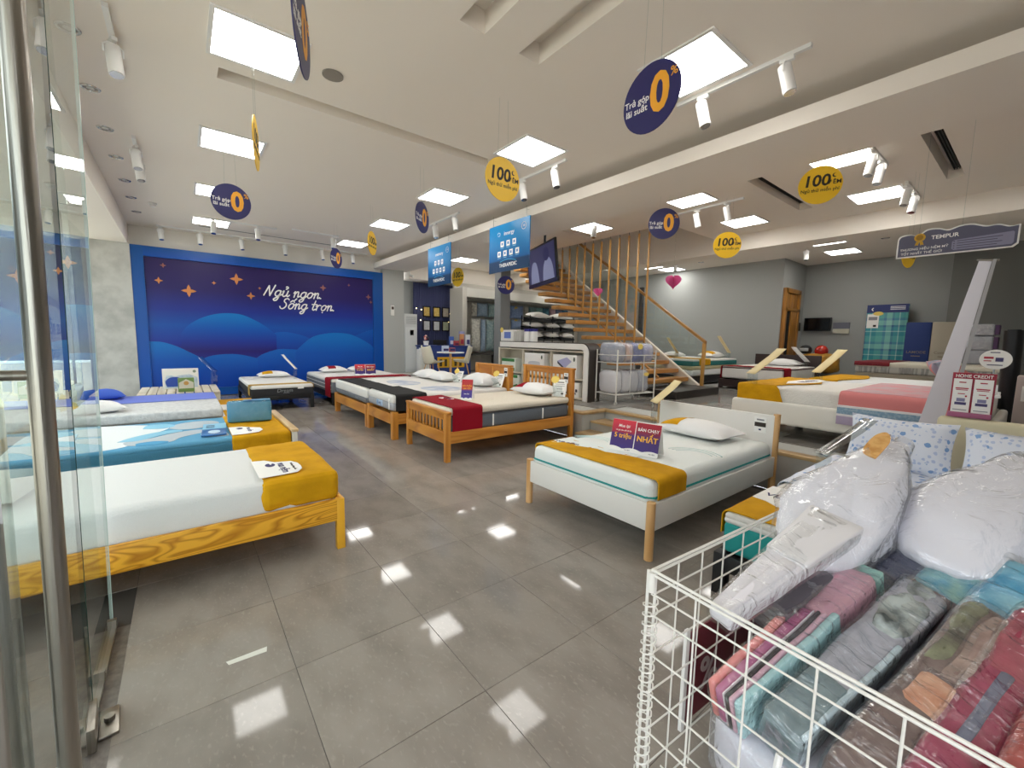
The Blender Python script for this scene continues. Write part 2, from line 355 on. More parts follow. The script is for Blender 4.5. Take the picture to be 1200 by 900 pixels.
struct(G().box(7.39, 7.74, 10.0, 10.3, PZ, CZ), 'column', mat('column_grey', '7e8082', .7))
struct(G().box(6.85, 11.2, 11.0, 11.7, 2.72, 2.98), 'ceiling_valance', mat('valance', 'c6c3ba', .8), smooth=False)
struct(G().box(6.83, 12.5, 11.7, 11.8, PZ, 3.2), 'wall_display', mat('wall_display_cream', 'b7b2a8', .85))
struct(G().box(6.70, 6.86, 11.0, 11.75, PZ, 3.0), 'wall_display_end', mat('wall_display_cream', 'b7b2a8', .85))
# outside
struct(G().box(-2.6, -1.42, -6, 12.2, 3.29, 3.4).box(-1.43, -.78, -6, -3, 3.29, 3.4), 'ceiling_canopy_added', ceil_m)  # added soffit, pale behind the door glass and cut back for daylight
struct(G().box(-30, -1.3, -20, 30, -.25, -.12), 'ground', mat('pavement', 'b5aea3', .8))
struct(G().box(-14, -13.6, -12, 26, -.2, 6), 'exterior_facade', mat('street_facade', '5c6872', .8, mix='3f4a53', mscale=.6))
struct(G().box(-30, 4, 34, 34.4, -.2, 9), 'exterior_facade', mat('street_facade', '5c6872', .8, mix='3f4a53', mscale=.6))

# ------------------------------------------------------------------ storefront glass
glass = film('storefront_glass', 'f5faf8', .06, .0, 0, ior=1.5); glass_edge = mat('glass_edge_green', '1d3a33', .15); glass_edge_l = mat('glass_edge_pale', 'b9cbc4', .2)
w1 = struct(G().box(-1.385, -1.375, 2.75, 11.95, 0, 3.3), 'window_1', glass)
for y in (5.0, 7.3, 9.6): G().box(-1.395, -1.365, y - .02, y + .02, 0, 3.3).put('mullion', steel, w1)
for rr_k in (0,):
    G().prism([(.95 * cos(k * pi / 20), .42 * sin(k * pi / 20)) for k in range(40)], .002, Matrix(((0, 0, -1, -1.386), (-1, 0, 0, 8.45), (0, 1, 0, 1.5), (0, 0, 0, 1)))).put('round_decal', mat('decal_blue', '2f67b5', .4), w1); G().prism([(.8 * cos(k * pi / 20), .30 * sin(k * pi / 20) + .0) for k in range(40)], .002, Matrix(((0, 0, -1, -1.388), (-1, 0, 0, 8.45), (0, 1, 0, 1.5), (0, 0, 0, 1)))).put('round_decal', mat('decal_white', 'dfe6ee', .4), w1); G().prism([(.8 * cos(k * pi / 20), .30 * sin(k * pi / 20)) for k in range(40)], .002, Matrix(((0, 0, -1, -1.3725), (-1, 0, 0, 8.45), (0, 1, 0, 1.5), (0, 0, 0, 1)))).put('round_decal', mat('decal_white', 'dfe6ee', .4), w1)
    text('vua nệm.', .30, w1, (-1.3915, 8.45, 1.5), (pi / 2, 0, -pi / 2), mat('decal_navy', '1d3f86', .4), bold=.02)
    text('vua nệm.', .30, w1, (-1.3715, 8.45, 1.5), (pi / 2, 0, -pi / 2), mat('decal_navy', '1d3f86', .4), bold=.02)
w2 = struct(G().box(-1.385, -.37, 2.735, 2.745, 0, 3.3), 'window_2', glass)
LEAN = radians(0.9)
w3 = thing('window_3', None, None, (-.345, 2.1, 0), (0, LEAN, 0), kind=ST)
G().box(-.005, .005, .02, .64, .035, 3.15).put('pane', glass, w3, local=True); G().box(-.006, .006, .634, .641, .035, 3.15).put('edge_strip', glass_edge_l, w3, local=True)
G().box(-.02, .02, .0, .65, 0, .02).put('floor_channel', steel, w3, local=True)
for y in (.2, .6): G().box(-.012, .022, y - .012, y + .012, .018, .06).put('clip', steel, w3, local=True)
d1 = thing('door_1', None, None, (-.335, 2.06, 0), (0, LEAN, radians(4.5)), kind=ST)   # hinged glass leaf, standing open
G().box(-.006, .006, -1.14, 0, .03, 3.1).put('pane', glass, d1, local=True)
G().box(-.007, .007, -.001, .005, .1, 3.1).put('edge_strip', glass_edge, d1, local=True)
G().box(-.018, .018, -.16, .012, .012, .10, bev=.004).put('pivot_clamp', steel, d1, local=True)
fb = G().box(.02, .075, -.10, .05, 0, .012, bev=.003).cyl((.048, -.02, .01), (.048, -.02, .03), .016).put('floor_lock', steel, d1, local=True)
for sx, nm in ((.036, 'handle'), (-.036, 'handle')):
    g = G(); g.cyl((sx, -.97, .30), (sx, -.97, 2.45), .0165, 20)
    h = g.put(nm, steel, d1, local=True)
    for z in (.62, 1.385, 2.2): G().cyl((sx, -.97, z), (0, -.97, z), .009, 12).put('bracket', steel, h, local=True)

# ------------------------------------------------------------------ ceiling lights
led = emis('led_panel', 'fffdf8', PANEL_POWER); spot_on = emis('spot_glow', 'fff3df', 6)
panel_proto = None
def panel(x, y, label, z=CZ):
    global panel_proto
    if panel_proto is None:
        t = thing('ceiling_light', label, 'ceiling light', (x, y, z), group='square LED ceiling panels')
        G().box(-.29, .29, -.29, .29, -.008, -.004).put('diffuser', led, t, local=True)
        g = G()
        for a in (-1, 1): g.box(a * .305 - .015, a * .305 + .015, -.32, .32, -.012, 0); g.box(-.32, .32, a * .305 - .015, a * .305 + .015, -.012, 0)
        g.put('frame', white_pl, t, local=True); panel_proto = t
    else: dup(panel_proto, (x, y, z), label=label)
rows = ['nearest row', 'second row from the entrance', 'third row', 'fourth row', 'last row before the mural']
for j, y in enumerate((2.0, 4.05, 6.2, 8.4, 10.7)):
    for x, w_ in ((.585, 'over the left beds'), (3.4, 'beside the ceiling beam')):
        if j == 0 and x < 1: continue
        panel(x, y, 'square lit ceiling panel %s, %s' % (w_, rows[j]))
for x, y, l in ((6.32, 1.75, 'square lit panel past the beam, in front of the yellow 100 disc'), (8.25, 1.78, 'square lit panel beside a pair of spotlights, right bay'), (6.4, 3.7, 'square lit panel above the navy 0% disc by the stairs'),
                (8.27, 3.68, 'square lit panel above the yellow 100 disc by the stairs'), (6.55, 5.85, 'square lit panel above the stair rods'), (6.5, 8.6, 'square lit panel seen between the two blue hanging signs'), (6.5, 10.6, 'square lit panel behind the right blue hanging sign'), (9.9, 10.4, 'added square lit panel brightening the pillow display behind the stairs'), (8.25, 10.6, 'square lit panel beside the small navy disc over the pillow display'),  # panel over the pillow display behind the stairs is added to brighten it
                (11.1, 3.2, 'square lit panel beyond the second beam, farther from the right wall'), (12.55, 3.25, 'square lit panel beyond the second beam, next to the right wall'), (11.0, 5.6, 'square lit panel beyond the second beam, behind the yellow disc'),
                (11.1, 7.6, 'square lit panel seen through the stair rods'), (12.0, 7.4, 'small square lit panel above the pink heart'), (8.3, -.6, 'square lit ceiling panel over the right end of the raised floor')):
    panel(x, y, l)
spot_proto = None
def spot(x, y, z, label, rz=0, tilt=.25):
    global spot_proto
    if spot_proto is None:
        t = thing('track_spotlight', label, 'spotlight', (x, y, z), (0, 0, rz), 'white track spotlights')
        G().box(-.05, .05, -.018, .018, -.03, 0, bev=.004).put('adapter', white_pl, t, local=True)
        G().tube([(-.0, .058, -.115), (0, .058, -.06), (0, .03, -.035), (0, -.03, -.035), (0, -.058, -.06), (0, -.058, -.115)], .006).put('yoke', white_pl, t, local=True)
        M = Matrix.Translation((0, 0, -.115)) @ Matrix.Rotation(.25, 4, 'Y')
        a, b = M @ Vector((0, 0, .06)), M @ Vector((0, 0, -.16))
        h = G().cyl(a, b, .048, 20).put('lamp_head', white_pl, t, local=True)
        G().cyl(b, M @ Vector((0, 0, -.163)), .041, 18).put('reflector', chrome, h, local=True)
        spot_proto = t
    else: dup(spot_proto, (x, y, z), (0, 0, rz), label)
def track(x0, y0, x1, y1, label):
    a, b = Vector((x0, y0, 0)), Vector((x1, y1, 0)); d = (b - a); n = Vector((-d.y, d.x, 0)).normalized() * .018
    g = G(); g.prism([(p.x, p.y) for p in (a + n, a - n, b - n, b + n)], .03, z0=CZ - .03); o = g.put('lighting_track', white_pl, None, label, 'track')
    return o
track(3.80, 1.3, 3.80, 2.38, 'short white lighting track beside the beam, nearest the entrance'); spot(3.80, 1.46, CZ - .03, 'white spotlight near right end of the nearest beam track', pi / 2); spot(3.80, 2.13, CZ - .03, 'white spotlight behind the navy 0% disc on nearest beam track', pi / 2)
track(3.86, 3.9, 3.86, 4.95, 'white lighting track beside the beam behind the yellow 100 disc'); spot(3.86, 4.1, CZ - .03, 'white spotlight right of the yellow 100 disc', pi / 2); spot(3.86, 4.75, CZ - .03, 'white spotlight half hidden by the yellow 100 disc', pi / 2)
track(4.0, 6.7, 4.0, 7.9, 'white lighting track above the left blue hanging sign'); spot(4.0, 6.85, CZ - .03, 'white spotlight right one above the left blue sign', pi / 2); spot(4.0, 7.6, CZ - .03, 'white spotlight left one above the left blue sign', pi / 2)
track(-.3, 4.2, -.3, 5.2, 'short white track in the left ceiling strip near the glass door'); spot(-.3, 4.6, CZ - .03, 'white spotlight high on the left near the glass door', pi * .6)
track(-.32, 6.7, -.32, 7.7, 'short white track in the left ceiling strip farther in'); spot(-.32, 6.95, CZ - .03, 'white spotlight upper of the left pair', pi * .6); spot(-.32, 7.45, CZ - .03, 'white spotlight lower of the left pair', pi * .6)
track(-.3, 11.75, 4.1, 11.75, 'long white lighting track running just above the mural')
for k_, x in enumerate((-.24, .43, 1.2, 2.1, 2.95, 3.72)):
    spot(x, 11.75, CZ - .03, 'white spotlight %s on the mural track' % ('first from the left', 'second from the left', 'third from the left', 'fourth from the left', 'fifth from the left', 'last on the right')[k_], pi / 2 if k_ % 2 else 1.9)
track(.45, 10.3, 1.7, 10.3, 'white track over the black bed, one row before the mural'); spot(.6, 10.3, CZ - .03, 'white spotlight beside a lit panel over the black bed', 1.4); spot(1.35, 10.3, CZ - .03, 'white spotlight above the mural slogan', 1.4)
track(1.95, 10.1, 2.9, 10.1, 'thin white track in the ceiling before the right end of the mural'); spot(2.78, 10.1, CZ - .03, 'white spotlight above the small far navy disc', 1.2)
track(6.9, 3.1, 6.9, 4.5, 'white track in the right bay near the yellow disc'); spot(6.9, 3.35, CZ - .03, 'white tilted spotlight right of the pair above the stairs', 2.5); spot(6.9, 3.85, CZ - .03, 'white tilted spotlight left of the pair above the stairs', 2.5)
track(6.2, 1.44, 6.95, 1.44, 'white track beside the yellow disc on the right'); spot(6.3, 1.44, CZ - .03, 'white spotlight front one beside the lit panel on the right', -.5); spot(6.7, 1.44, CZ - .03, 'white spotlight rear one beside the lit panel on the right', -.5)
track(7.84, 1.4, 8.75, 1.4, 'white track above the grey hanging banner'); spot(7.95, 1.4, CZ - .03, 'white spotlight left of the pair above the grey banner', -.4); spot(8.45, 1.4, CZ - .03, 'white spotlight right of the pair above the grey banner', -.4)
spot(11.6, 3.7, CZ, 'white spotlight below a far lit panel by the right wall', .4); spot(6.35, 5.6, CZ, 'white spotlight in front of the lit panel over the stair rods', .4)
spot(10.9, 6.6, CZ, 'white spotlight seen through the stair rods', .4)
dl = None
for k_, y in enumerate((4.72, 5.70, 6.68, 7.65, 8.70, 9.70, 10.77)):
    lb = 'round recessed downlight %s in the left ceiling strip' % ('first from the entrance', 'second', 'third', 'fourth', 'fifth', 'sixth', 'last near the mural')[k_]
    if dl is None:
        dl = thing('downlight', lb, 'downlight', (-.55, y, CZ), group='round recessed downlights')
        G().lathe([(.075, -.002), (.07, -.008), (.055, -.008), (.05, -.001)], 24).put('trim_ring', chrome, dl, local=True)
        G().cyl((0, 0, -.0015), (0, 0, -.004), .028, 18).put('lamp', mat('lamp_off', 'd8d6d0', .25), dl, local=True); G().cyl((0, 0, -.0005), (0, 0, -.0012), .055, 24).put('recess', mat('downlight_recess', '7a736b', .4), dl, local=True)
    else: dup(dl, (-.55, y, CZ), label=lb)
for x, y, l in ((11.6, 2.3, 'nearest the grey banner'), (11.0, 4.6, 'between far lit panels'), (11.5, 6.2, 'above the far end of the wall')): dup(dl, (x, y, CZ), label='round recessed downlight beyond the second beam, ' + l)
G().cyl((1.14, 4.03, CZ), (1.14, 4.03, CZ - .012), .085, 28).put('ceiling_speaker', mat('speaker_grille', '8b847c', .6), None, 'round grey ceiling speaker beside the long slot', 'speaker')
G().lathe([(0, -.07), (.035, -.065), (.045, -.03), (.06, -.025), (.06, 0), (0, 0)], 20, (-.28, 9.87, CZ)).put('smoke_detector', white_pl, None, 'white smoke detector in the left ceiling strip', 'detector')
for x0, x1, y0, y1, l in ((6.3, 8.14, .90, 1.0, 'dark air vent in the slot on the right'), (6.28, 8.2, 2.72, 2.78, 'dark air vent in the slot behind the yellow disc'), (.4, 3.2, 11.2, 11.24, 'narrow linear air vent in the ceiling before the mural')):
    zz = CZ + .12 if x0 > 5 else CZ - .006
    v = thing('air_vent', l, 'air vent', ((x0 + x1) / 2, (y0 + y1) / 2, zz)); G().box(x0, x1, y0, y1, zz, zz + .004).put('grille', black if x0 > 5 else mat('vent_grey', '6c675f', .6), v)
    if x0 > 5:
        n = 4
        for k_ in range(n): G().box(x0, x1, y0 + (y1 - y0) * (k_ + .3) / n, y0 + (y1 - y0) * (k_ + .6) / n, zz - .02, zz).put('slat', mat('vent_slat', '2e2b28', .5), v)

# ------------------------------------------------------------------ mural
YM = 12.0
mu = thing('mural_panel', 'large night-sky mural with orange stars and a white slogan in a blue frame', 'mural', (1.9, YM, 0))
fr_m = ramp_mat('mural_frame_blue', [(0, '0d4fae'), (1, '0a4f96')], rough=.3)
for x0, x1, z0, z1 in ((-.76, -.555, .02, 3.28), (4.345, 4.63, .02, 3.28), (-.555, 4.345, 3.065, 3.28), (-.555, 4.345, .02, .2)):
    G().box(x0, x1, YM - .02, YM + .12, z0, z1).put('frame_board', fr_m, mu)
G().box(-.56, 4.35, YM + .03, YM + .05, .19, 3.07).put('printed_panel', ramp_mat('mural_sky', [(0, '0a56b0'), (.17, '123aa0'), (.30, '2a1a6e'), (.36, '1c2f94'), (.50, '0d4fa8'), (.62, '1b2f8c'), (.78, '24195f'), (1, '241052')], rough=.35), mu)
def smooth_pts(p, n=6):
    out = []
    for i in range(len(p) - 1):
        a, b, c, d = (Vector(p[max(0, min(len(p) - 1, k))]) for k in (i - 1, i, i + 1, i + 2))
        for k in range(n):
            t = k / n; out.append(tuple(.5 * ((2 * b) + (c - a) * t + (2 * a - 5 * b + 4 * c - d) * t * t + (3 * b - a - 3 * c + d) * t ** 3)))
    return out + [tuple(p[-1])]
MY = Matrix(((1, 0, 0, 0), (0, 0, -1, 0), (0, 1, 0, 0), (0, 0, 0, 1)))   # local xy -> world xz, extrusion towards the room
def flat(name, pts, y, m, parent, th=.002): return G().prism(pts, th, Matrix.Translation((0, y, 0)) @ MY).put(name, m, parent, smooth=False)
cl1 = ramp_mat('mural_cloud_back', [(0, '27206f'), (.28, '1b3596'), (.6, '0a57b2'), (1, '0578c4')], rough=.35); cl4 = ramp_mat('mural_cloud_far', [(0, '1d2c8c'), (.5, '0f46a4'), (1, '0a5cb6')], rough=.35); cl2 = ramp_mat('mural_cloud_front', [(0, '0c3fa6'), (.6, '0a55b4'), (1, '0b74c4')], rough=.35); cl3 = ramp_mat('mural_cloud_mid', [(0, '0c3fa6'), (.5, '0a4bae'), (1, '0a62bc')], rough=.35)
flat('cloud', smooth_pts([(3.7, 1.38), (3.85, 1.48), (4.09, 1.58), (4.345, 1.66)]) + [(4.345, .9), (3.7, .9)], YM + .028, cl4, mu)
flat('cloud', smooth_pts([(1.7, 1.45), (1.9, 1.52), (2.13, 1.53), (2.46, 1.46), (2.75, 1.34)]) + [(2.75, .95), (1.7, .95)], YM + .028, cl4, mu)
flat('cloud', smooth_pts([(-.01, 1.44), (.12, 1.62), (.33, 1.78), (.58, 1.89), (.85, 1.94), (1.16, 1.92), (1.45, 1.79), (1.69, 1.63), (1.88, 1.45)]) + [(1.88, 1.05), (-.01, 1.05)], YM + .026, cl1, mu)
flat('cloud', smooth_pts([(-.555, 1.26), (-.34, 1.25), (-.1, 1.16), (.12, 1.03), (.42, .84)]) + [(.42, .2), (-.555, .2)], YM + .024, cl2, mu)
flat('cloud', smooth_pts([(1.38, .82), (1.46, .90), (1.6, .99), (1.89, 1.09), (2.11, 1.1), (2.4, 1.08)]) + [(2.4, .2), (1.38, .2)], YM + .022, cl3, mu)
flat('cloud', smooth_pts([(2.3, 1.02), (2.35, 1.09), (2.52, 1.26), (2.73, 1.42), (2.98, 1.5), (3.31, 1.54), (3.69, 1.51), (4.0, 1.38), (4.24, 1.24), (4.345, 1.14)]) + [(4.345, .2), (2.3, .2)], YM + .020, cl2, mu)
flat('cloud', smooth_pts([(.30, .83), (.37, .88), (.56, .95), (.84, .98), (1.12, .96), (1.45, .87)]) + [(1.45, .2), (.30, .2)], YM + .019, cl3, mu)
star_m = mat('mural_star_orange', 'cf8247', .5); star_m2 = mat('mural_star_dim', '9a5d55', .5)
for x, z, r, m in ((-.24, 2.91, .055, star_m2), (-.33, 2.58, .075, star_m), (.18, 2.40, .14, star_m), (.65, 2.62, .045, star_m), (1.09, 2.75, .135, star_m), (1.37, 2.38, .09, star_m), (1.56, 2.58, .035, star_m), (3.02, 2.72, .085, star_m2), (3.69, 2.85, .04, star_m2), (4.22, 2.57, .075, star_m2), (4.29, 2.43, .045, star_m2)):
    pts = []
    for q in range(4):
        a0 = q * pi / 2; a1 = a0 + pi / 2
        for t in (0, .3, .5, .7):
            c_ = (cos(a0) * (1 - t) + cos(a1) * t, sin(a0) * (1 - t) + sin(a1) * t); f = 1 if t == 0 else (.56 if t != .5 else .40) / math.hypot(*c_) * (1 if t != .5 else .9)
            pts.append((x + r * c_[0] * f, z + r * c_[1] * f))
    flat('star', pts, YM + .022, m, mu)
# hand-lettered slogan as brush strokes (unit = x-height)
NS = [0]
def brush(strokes, ox, oz, u, m, parent, wd=.21, sl=.33):
    for st in strokes:
        NS[0] += 1; yo = YM + .0165 - .0003 * NS[0]
        p = smooth_pts(st, 6) if len(st) > 2 else [Vector(st[0]).lerp(Vector(st[1]), k / 4)[:] for k in range(5)]
        p = [Vector((ox + u * (x + sl * y), oz + u * y)) for x, y in p]; L, R_ = [], []
        for i, q in enumerate(p):
            d = (p[min(i + 1, len(p) - 1)] - p[max(i - 1, 0)]).normalized(); n = Vector((-d.y, d.x)) * wd * u / 2
            L.append(q + n); R_.append(q - n)
        g = G(); b = g.bm; A = [b.verts.new((v.x, yo, v.y)) for v in L]; B = [b.verts.new((v.x, yo, v.y)) for v in R_]
        for i in range(len(A) - 1): b.faces.new((A[i], A[i + 1], B[i + 1], B[i]))
        for q in (p[0], p[-1]): g.prism([(q.x + wd * u / 2 * cos(t * pi / 5), q.y + wd * u / 2 * sin(t * pi / 5)) for t in range(10)], .0001, Matrix.Translation((0, yo + .0002, 0)) @ MY)
        g.put('lettering', m, parent, smooth=False)
def gl(ch, x):
    o = [(.8, .85), (.5, 1.0), (.15, .75), (.1, .3), (.35, 0), (.7, .15), (.85, .6), (.75, .95), (.55, .98)]
    D = {'N': [[(.0, 0), (.35, 1.7)], [(.35, 1.7), (.9, 0)], [(.9, 0), (1.25, 1.85)]],
         'S': [[(1.05, 1.65), (.8, 1.85), (.4, 1.7), (.35, 1.3), (.75, .95), (.85, .45), (.5, 0), (.1, .05), (-.1, .35)]],
         'g': [o, [(.85, .95), (.8, .2), (.65, -.6), (.3, -.8), (.1, -.55), (.5, -.2), (1.15, .35)]],
         'u': [[(.05, .8), (.2, 1.0), (.15, .3), (.4, 0), (.75, .3), (.85, 1.0)], [(.85, 1.0), (.82, .25), (1.0, .02), (1.25, .3)]],
         'n': [[(-.05, .7), (.15, 1.0), (.15, 0)], [(.15, .5), (.4, .95), (.65, .95), (.7, .5), (.75, .05), (1.05, .25)]],
         'o': [o, [(.75, .95), (.95, .8), (1.2, .85)]], 't': [[(.45, 1.75), (.3, .4), (.45, 0), (.8, .2)], [(.0, 1.05), (.8, 1.1)]],
         'r': [[(-.05, .7), (.15, 1.0), (.15, 0)], [(.15, .55), (.45, 1.0), (.75, .9)]], '.': [[(.1, .06), (.2, .1)]],
         "'": [[(.45, 1.3), (.7, 1.55), (.5, 1.75), (.35, 1.65)]], '^': [[(.15, 1.25), (.5, 1.55), (.8, 1.25)], [(.75, 1.6), (1.0, 1.95)]], ',': [[(.45, -.38), (.5, -.33)]]}
    return [[(a + x, b) for a, b in s_] for s_ in D[ch]]
def word(items, ox, oz, u, m):
    x = 0
    for c_, adv in items: brush(gl(c_, x), ox, oz, u, m, mu); x += adv
word([('N', 1.55), ('g', 1.12), ("'", 0), ('u', 1.9), ('n', 1.08), ('g', 1.12), ('o', 1.12), ('n', 1.1), ('.', .4)], 1.64, 2.42, .142, txt_w)
word([('S', 1.25), ('^', 0), ('o', 1.1), ('n', 1.08), ('g', 1.75), ('t', .85), ('r', .9), (',', 0), ('o', 1.12), ('n', 1.1), ('.', .4)], 1.98, 2.12, .137, txt_w)

# ------------------------------------------------------------------ bedding helpers
def rbox(x0, x1, y0, y1, z0, z1, r=.03, seg=3): return G().box(x0, x1, y0, y1, z0, z1, bev=r, seg=seg)
def mattress(label, x0, x1, y0, y1, layers, group=None, r=.04):
    t = thing('mattress', label, 'mattress', ((x0 + x1) / 2, (y0 + y1) / 2, layers[0][1]), group=group)
    for nm, z0, z1, m, ins in layers: rbox(x0 + ins, x1 - ins, y0 + ins, y1 - ins, z0, z1, min(r, (z1 - z0) * .45)).put(nm, m, t)
    return t
def drape_prof(a0, a1, zt, l0, l1, r=.03):
    p = []
    if l0 is not None:
        n = max(2, int((zt - r - l0) / .04)); p += [(a0, l0 + (zt - r - l0) * k / n) for k in range(n)]
        p += [(a0 + r - r * cos(t * pi / 8), zt - r + r * sin(t * pi / 8)) for t in range(0, 4)]; s = a0 + r
    else: s = a0
    e = a1 - r if l1 is not None else a1
    n = max(2, int((e - s) / .04)); p += [(s + (e - s) * k / n, zt) for k in range(n + 1)]
    if l1 is not None:
        p += [(a1 - r + r * sin(t * pi / 8), zt - r + r * cos(t * pi / 8)) for t in range(1, 5)]
        n = max(2, int((zt - r - l1) / .04)); p += [(a1, zt - r - (zt - r - l1) * k / n) for k in range(1, n + 1)]
    return p
def runner(name, label, cat, along, a0, a1, w0, w1, zt, l0, l1, m, th=.007, amp=.004, seed=0, parent=None, group=None, edge=None, nw=18, r=.03):
    """cloth laid over a bed: its profile runs along 'x' or 'y', its width w0..w1 along the other axis; edge(t) shifts the w1 edge"""
    pr = drape_prof(a0, a1, zt, l0, l1, r); N = len(pr) - 1; g = G()
    nr = []
    for i in range(N + 1):
        d = Vector(pr[min(i + 1, N)]) - Vector(pr[max(i - 1, 0)]); d.normalize(); nr.append(Vector((-d.y, d.x)))
    def mk(off, wr):
        def fn(u, v):
            i = min(N, int(round(u * N))); a, z = pr[i]; e1 = w1 + (edge(u) if edge else 0)
            w = w0 + (e1 - w0) * v; n = nr[i]
            h = off + (amp * (noise.noise(Vector((a * 7 + seed, w * 7, z * 7))) + .6 * noise.noise(Vector((a * 17, w * 15 + seed, z * 17)))) * wr + amp * .8) 
            a2, z2 = a + n.x * h, z + n.y * h
            return Vector((a2, w, z2)) if along == 'x' else Vector((w, a2, z2))
        return fn
    A = g.sheet(mk(th, 1), N, nw); B = g.sheet(mk(.0005, 1), N, nw); b = g.bm
    rim = [(i, 0) for i in range(N)] + [(N, j) for j in range(nw)] + [(i, nw) for i in range(N, 0, -1)] + [(0, j) for j in range(nw, 0, -1)]
    for k in range(len(rim)):
        p, q = rim[k], rim[(k + 1) % len(rim)]; b.faces.new((A[p[0]][p[1]], A[q[0]][q[1]], B[q[0]][q[1]], B[p[0]][p[1]]))
    return g.put(name, m, parent, label, cat, group, sharp=70)
def pillow(label, loc, rz, w, d, t, m=pil_w, rot=None, patch=None, patch_m=None, group=None, name='pillow', flat_=.55, patch_text=None, band=None, cat='pillow'):
    root = thing(name, label, cat, loc, rot if rot else (0, 0, rz), group)
    sd = loc[0] * 3.1 + loc[1]; t *= 1.2
    def surf(u, v, sgn, off=0):
        x = u * w / 2 * (1 - .07 * (1 - v * v)); y = v * d / 2 * (1 - .09 * (1 - u * u))
        h = t / 2 * ((1 - abs(u) ** 2.6) * (1 - abs(v) ** 2.6)) ** .55
        h *= 1 + .12 * noise.noise(Vector((u * 2 + sd, v * 2, sgn)))
        z = t / 2 * flat_ + (h + off if sgn > 0 else -h * flat_)
        return Vector((x, y, z))
    g = G(); n = 16
    g.sheet(lambda a, b: surf(a * 2 - 1, b * 2 - 1, 1), n, n); g.sheet(lambda a, b: surf(a * 2 - 1, b * 2 - 1, -1), n, n)
    bmesh.ops.remove_doubles(g.bm, verts=g.bm.verts, dist=1e-4)
    g.put('pillow_case', m, root, local=True, sharp=80)
    if patch:
        u0, u1, v0, v1 = patch; g = G(); g.sheet(lambda a, b: surf(u0 + (u1 - u0) * a, v0 + (v1 - v0) * b, 1, .004), 8, 12); g.put('corner_patch', patch_m, root, local=True, sharp=80)
    return root
def tent_card(label, loc, rz, w, h, faces, group=None, name='tent_sign'):
    """folded tent sign: two leaning printed leaves; faces = list of (x0, x1, draw) panels side by side"""
    t = thing(name, label, 'sign', loc, (0, 0, rz), group); dpt = h * .28; a = math.atan2(dpt, h)
    L = math.hypot(h, dpt)
    for sgn in (-1, 1):
        M = Matrix.Rotation(0 if sgn < 0 else pi, 4, 'Z') @ Matrix.Translation((0, -dpt, 0)) @ Matrix.Rotation(pi / 2 - a, 4, 'X')
        G().prism([(-w / 2, 0), (w / 2, 0), (w / 2, L), (-w / 2, L)], .002, M, z0=-.002).put('card_leaf', paper, t, local=True, smooth=False)
        if sgn < 0 and faces: faces(t, M, w, L)
    return t
red_top = ramp_mat('sign_red_to_violet', [(0, '3d2f7d'), (.55, '4a2a75'), (.62, 'b02844'), (1, 'e23a4b')]); red_top2 = ramp_mat('sign_red_to_violet_dark', [(0, '3d2f7d'), (.55, '4a2a6c'), (.75, 'a02038'), (1, 'b51f33')])
def on(M, x, y, z=.0015):
    q = M @ Vector((x, y, z)); return q, (M.to_euler())
def cloud_strip(t, M, x0, x1, h):
    g = G(); n = 5; pts = [(x0, 0)] + [(x1, 0)]; top = []
    for k in range(24):
        u = k / 23; top.append((x1 + (x0 - x1) * u, h * (.62 + .38 * abs(sin(u * n * pi / 2 + .6)))))
    g.prism(pts + top, .0008, M, z0=.001); g.put('cloud_print', paper, t, local=True, smooth=False)
def sale_faces(t, M, w, L):
    G().prism([(-w / 2, 0), (-.004, 0), (-.004, L), (-w / 2, L)], .001, M).put('print', red_top, t, local=True, smooth=False)
    G().prism([(.004, 0), (w / 2, 0), (w / 2, L * .97), (.004, L * .97)], .001, M).put('print', red_top2, t, local=True, smooth=False)
    cloud_strip(t, M, -w / 2, w / 2, L * .16)
    for b, s, x, y, m, sh, bo in (('Mua lại', .125, -w * .25, .80, txt_w, .25, .012), ('với giá niêm yết tối đa', .055, -w * .25, .665, txt_w, 0, .012), ('5 triệu', .20, -w * .25, .50, txt_y, 0, .02), ('BÁN CHẠY', .13, w * .255, .76, txt_w, 0, .02), ('NHẤT', .23, w * .255, .48, txt_y, 0, .025)):
        q, e = on(M, x, L * y); text(b, L * s, t, q, e, m, bold=bo, shear=sh, local=True)
    for x in (-w * .12, w * .38):
        q, e = on(M, x, L * .085, .0022); text('vua nệm', L * .055, t, q, e, txt_n, local=True)
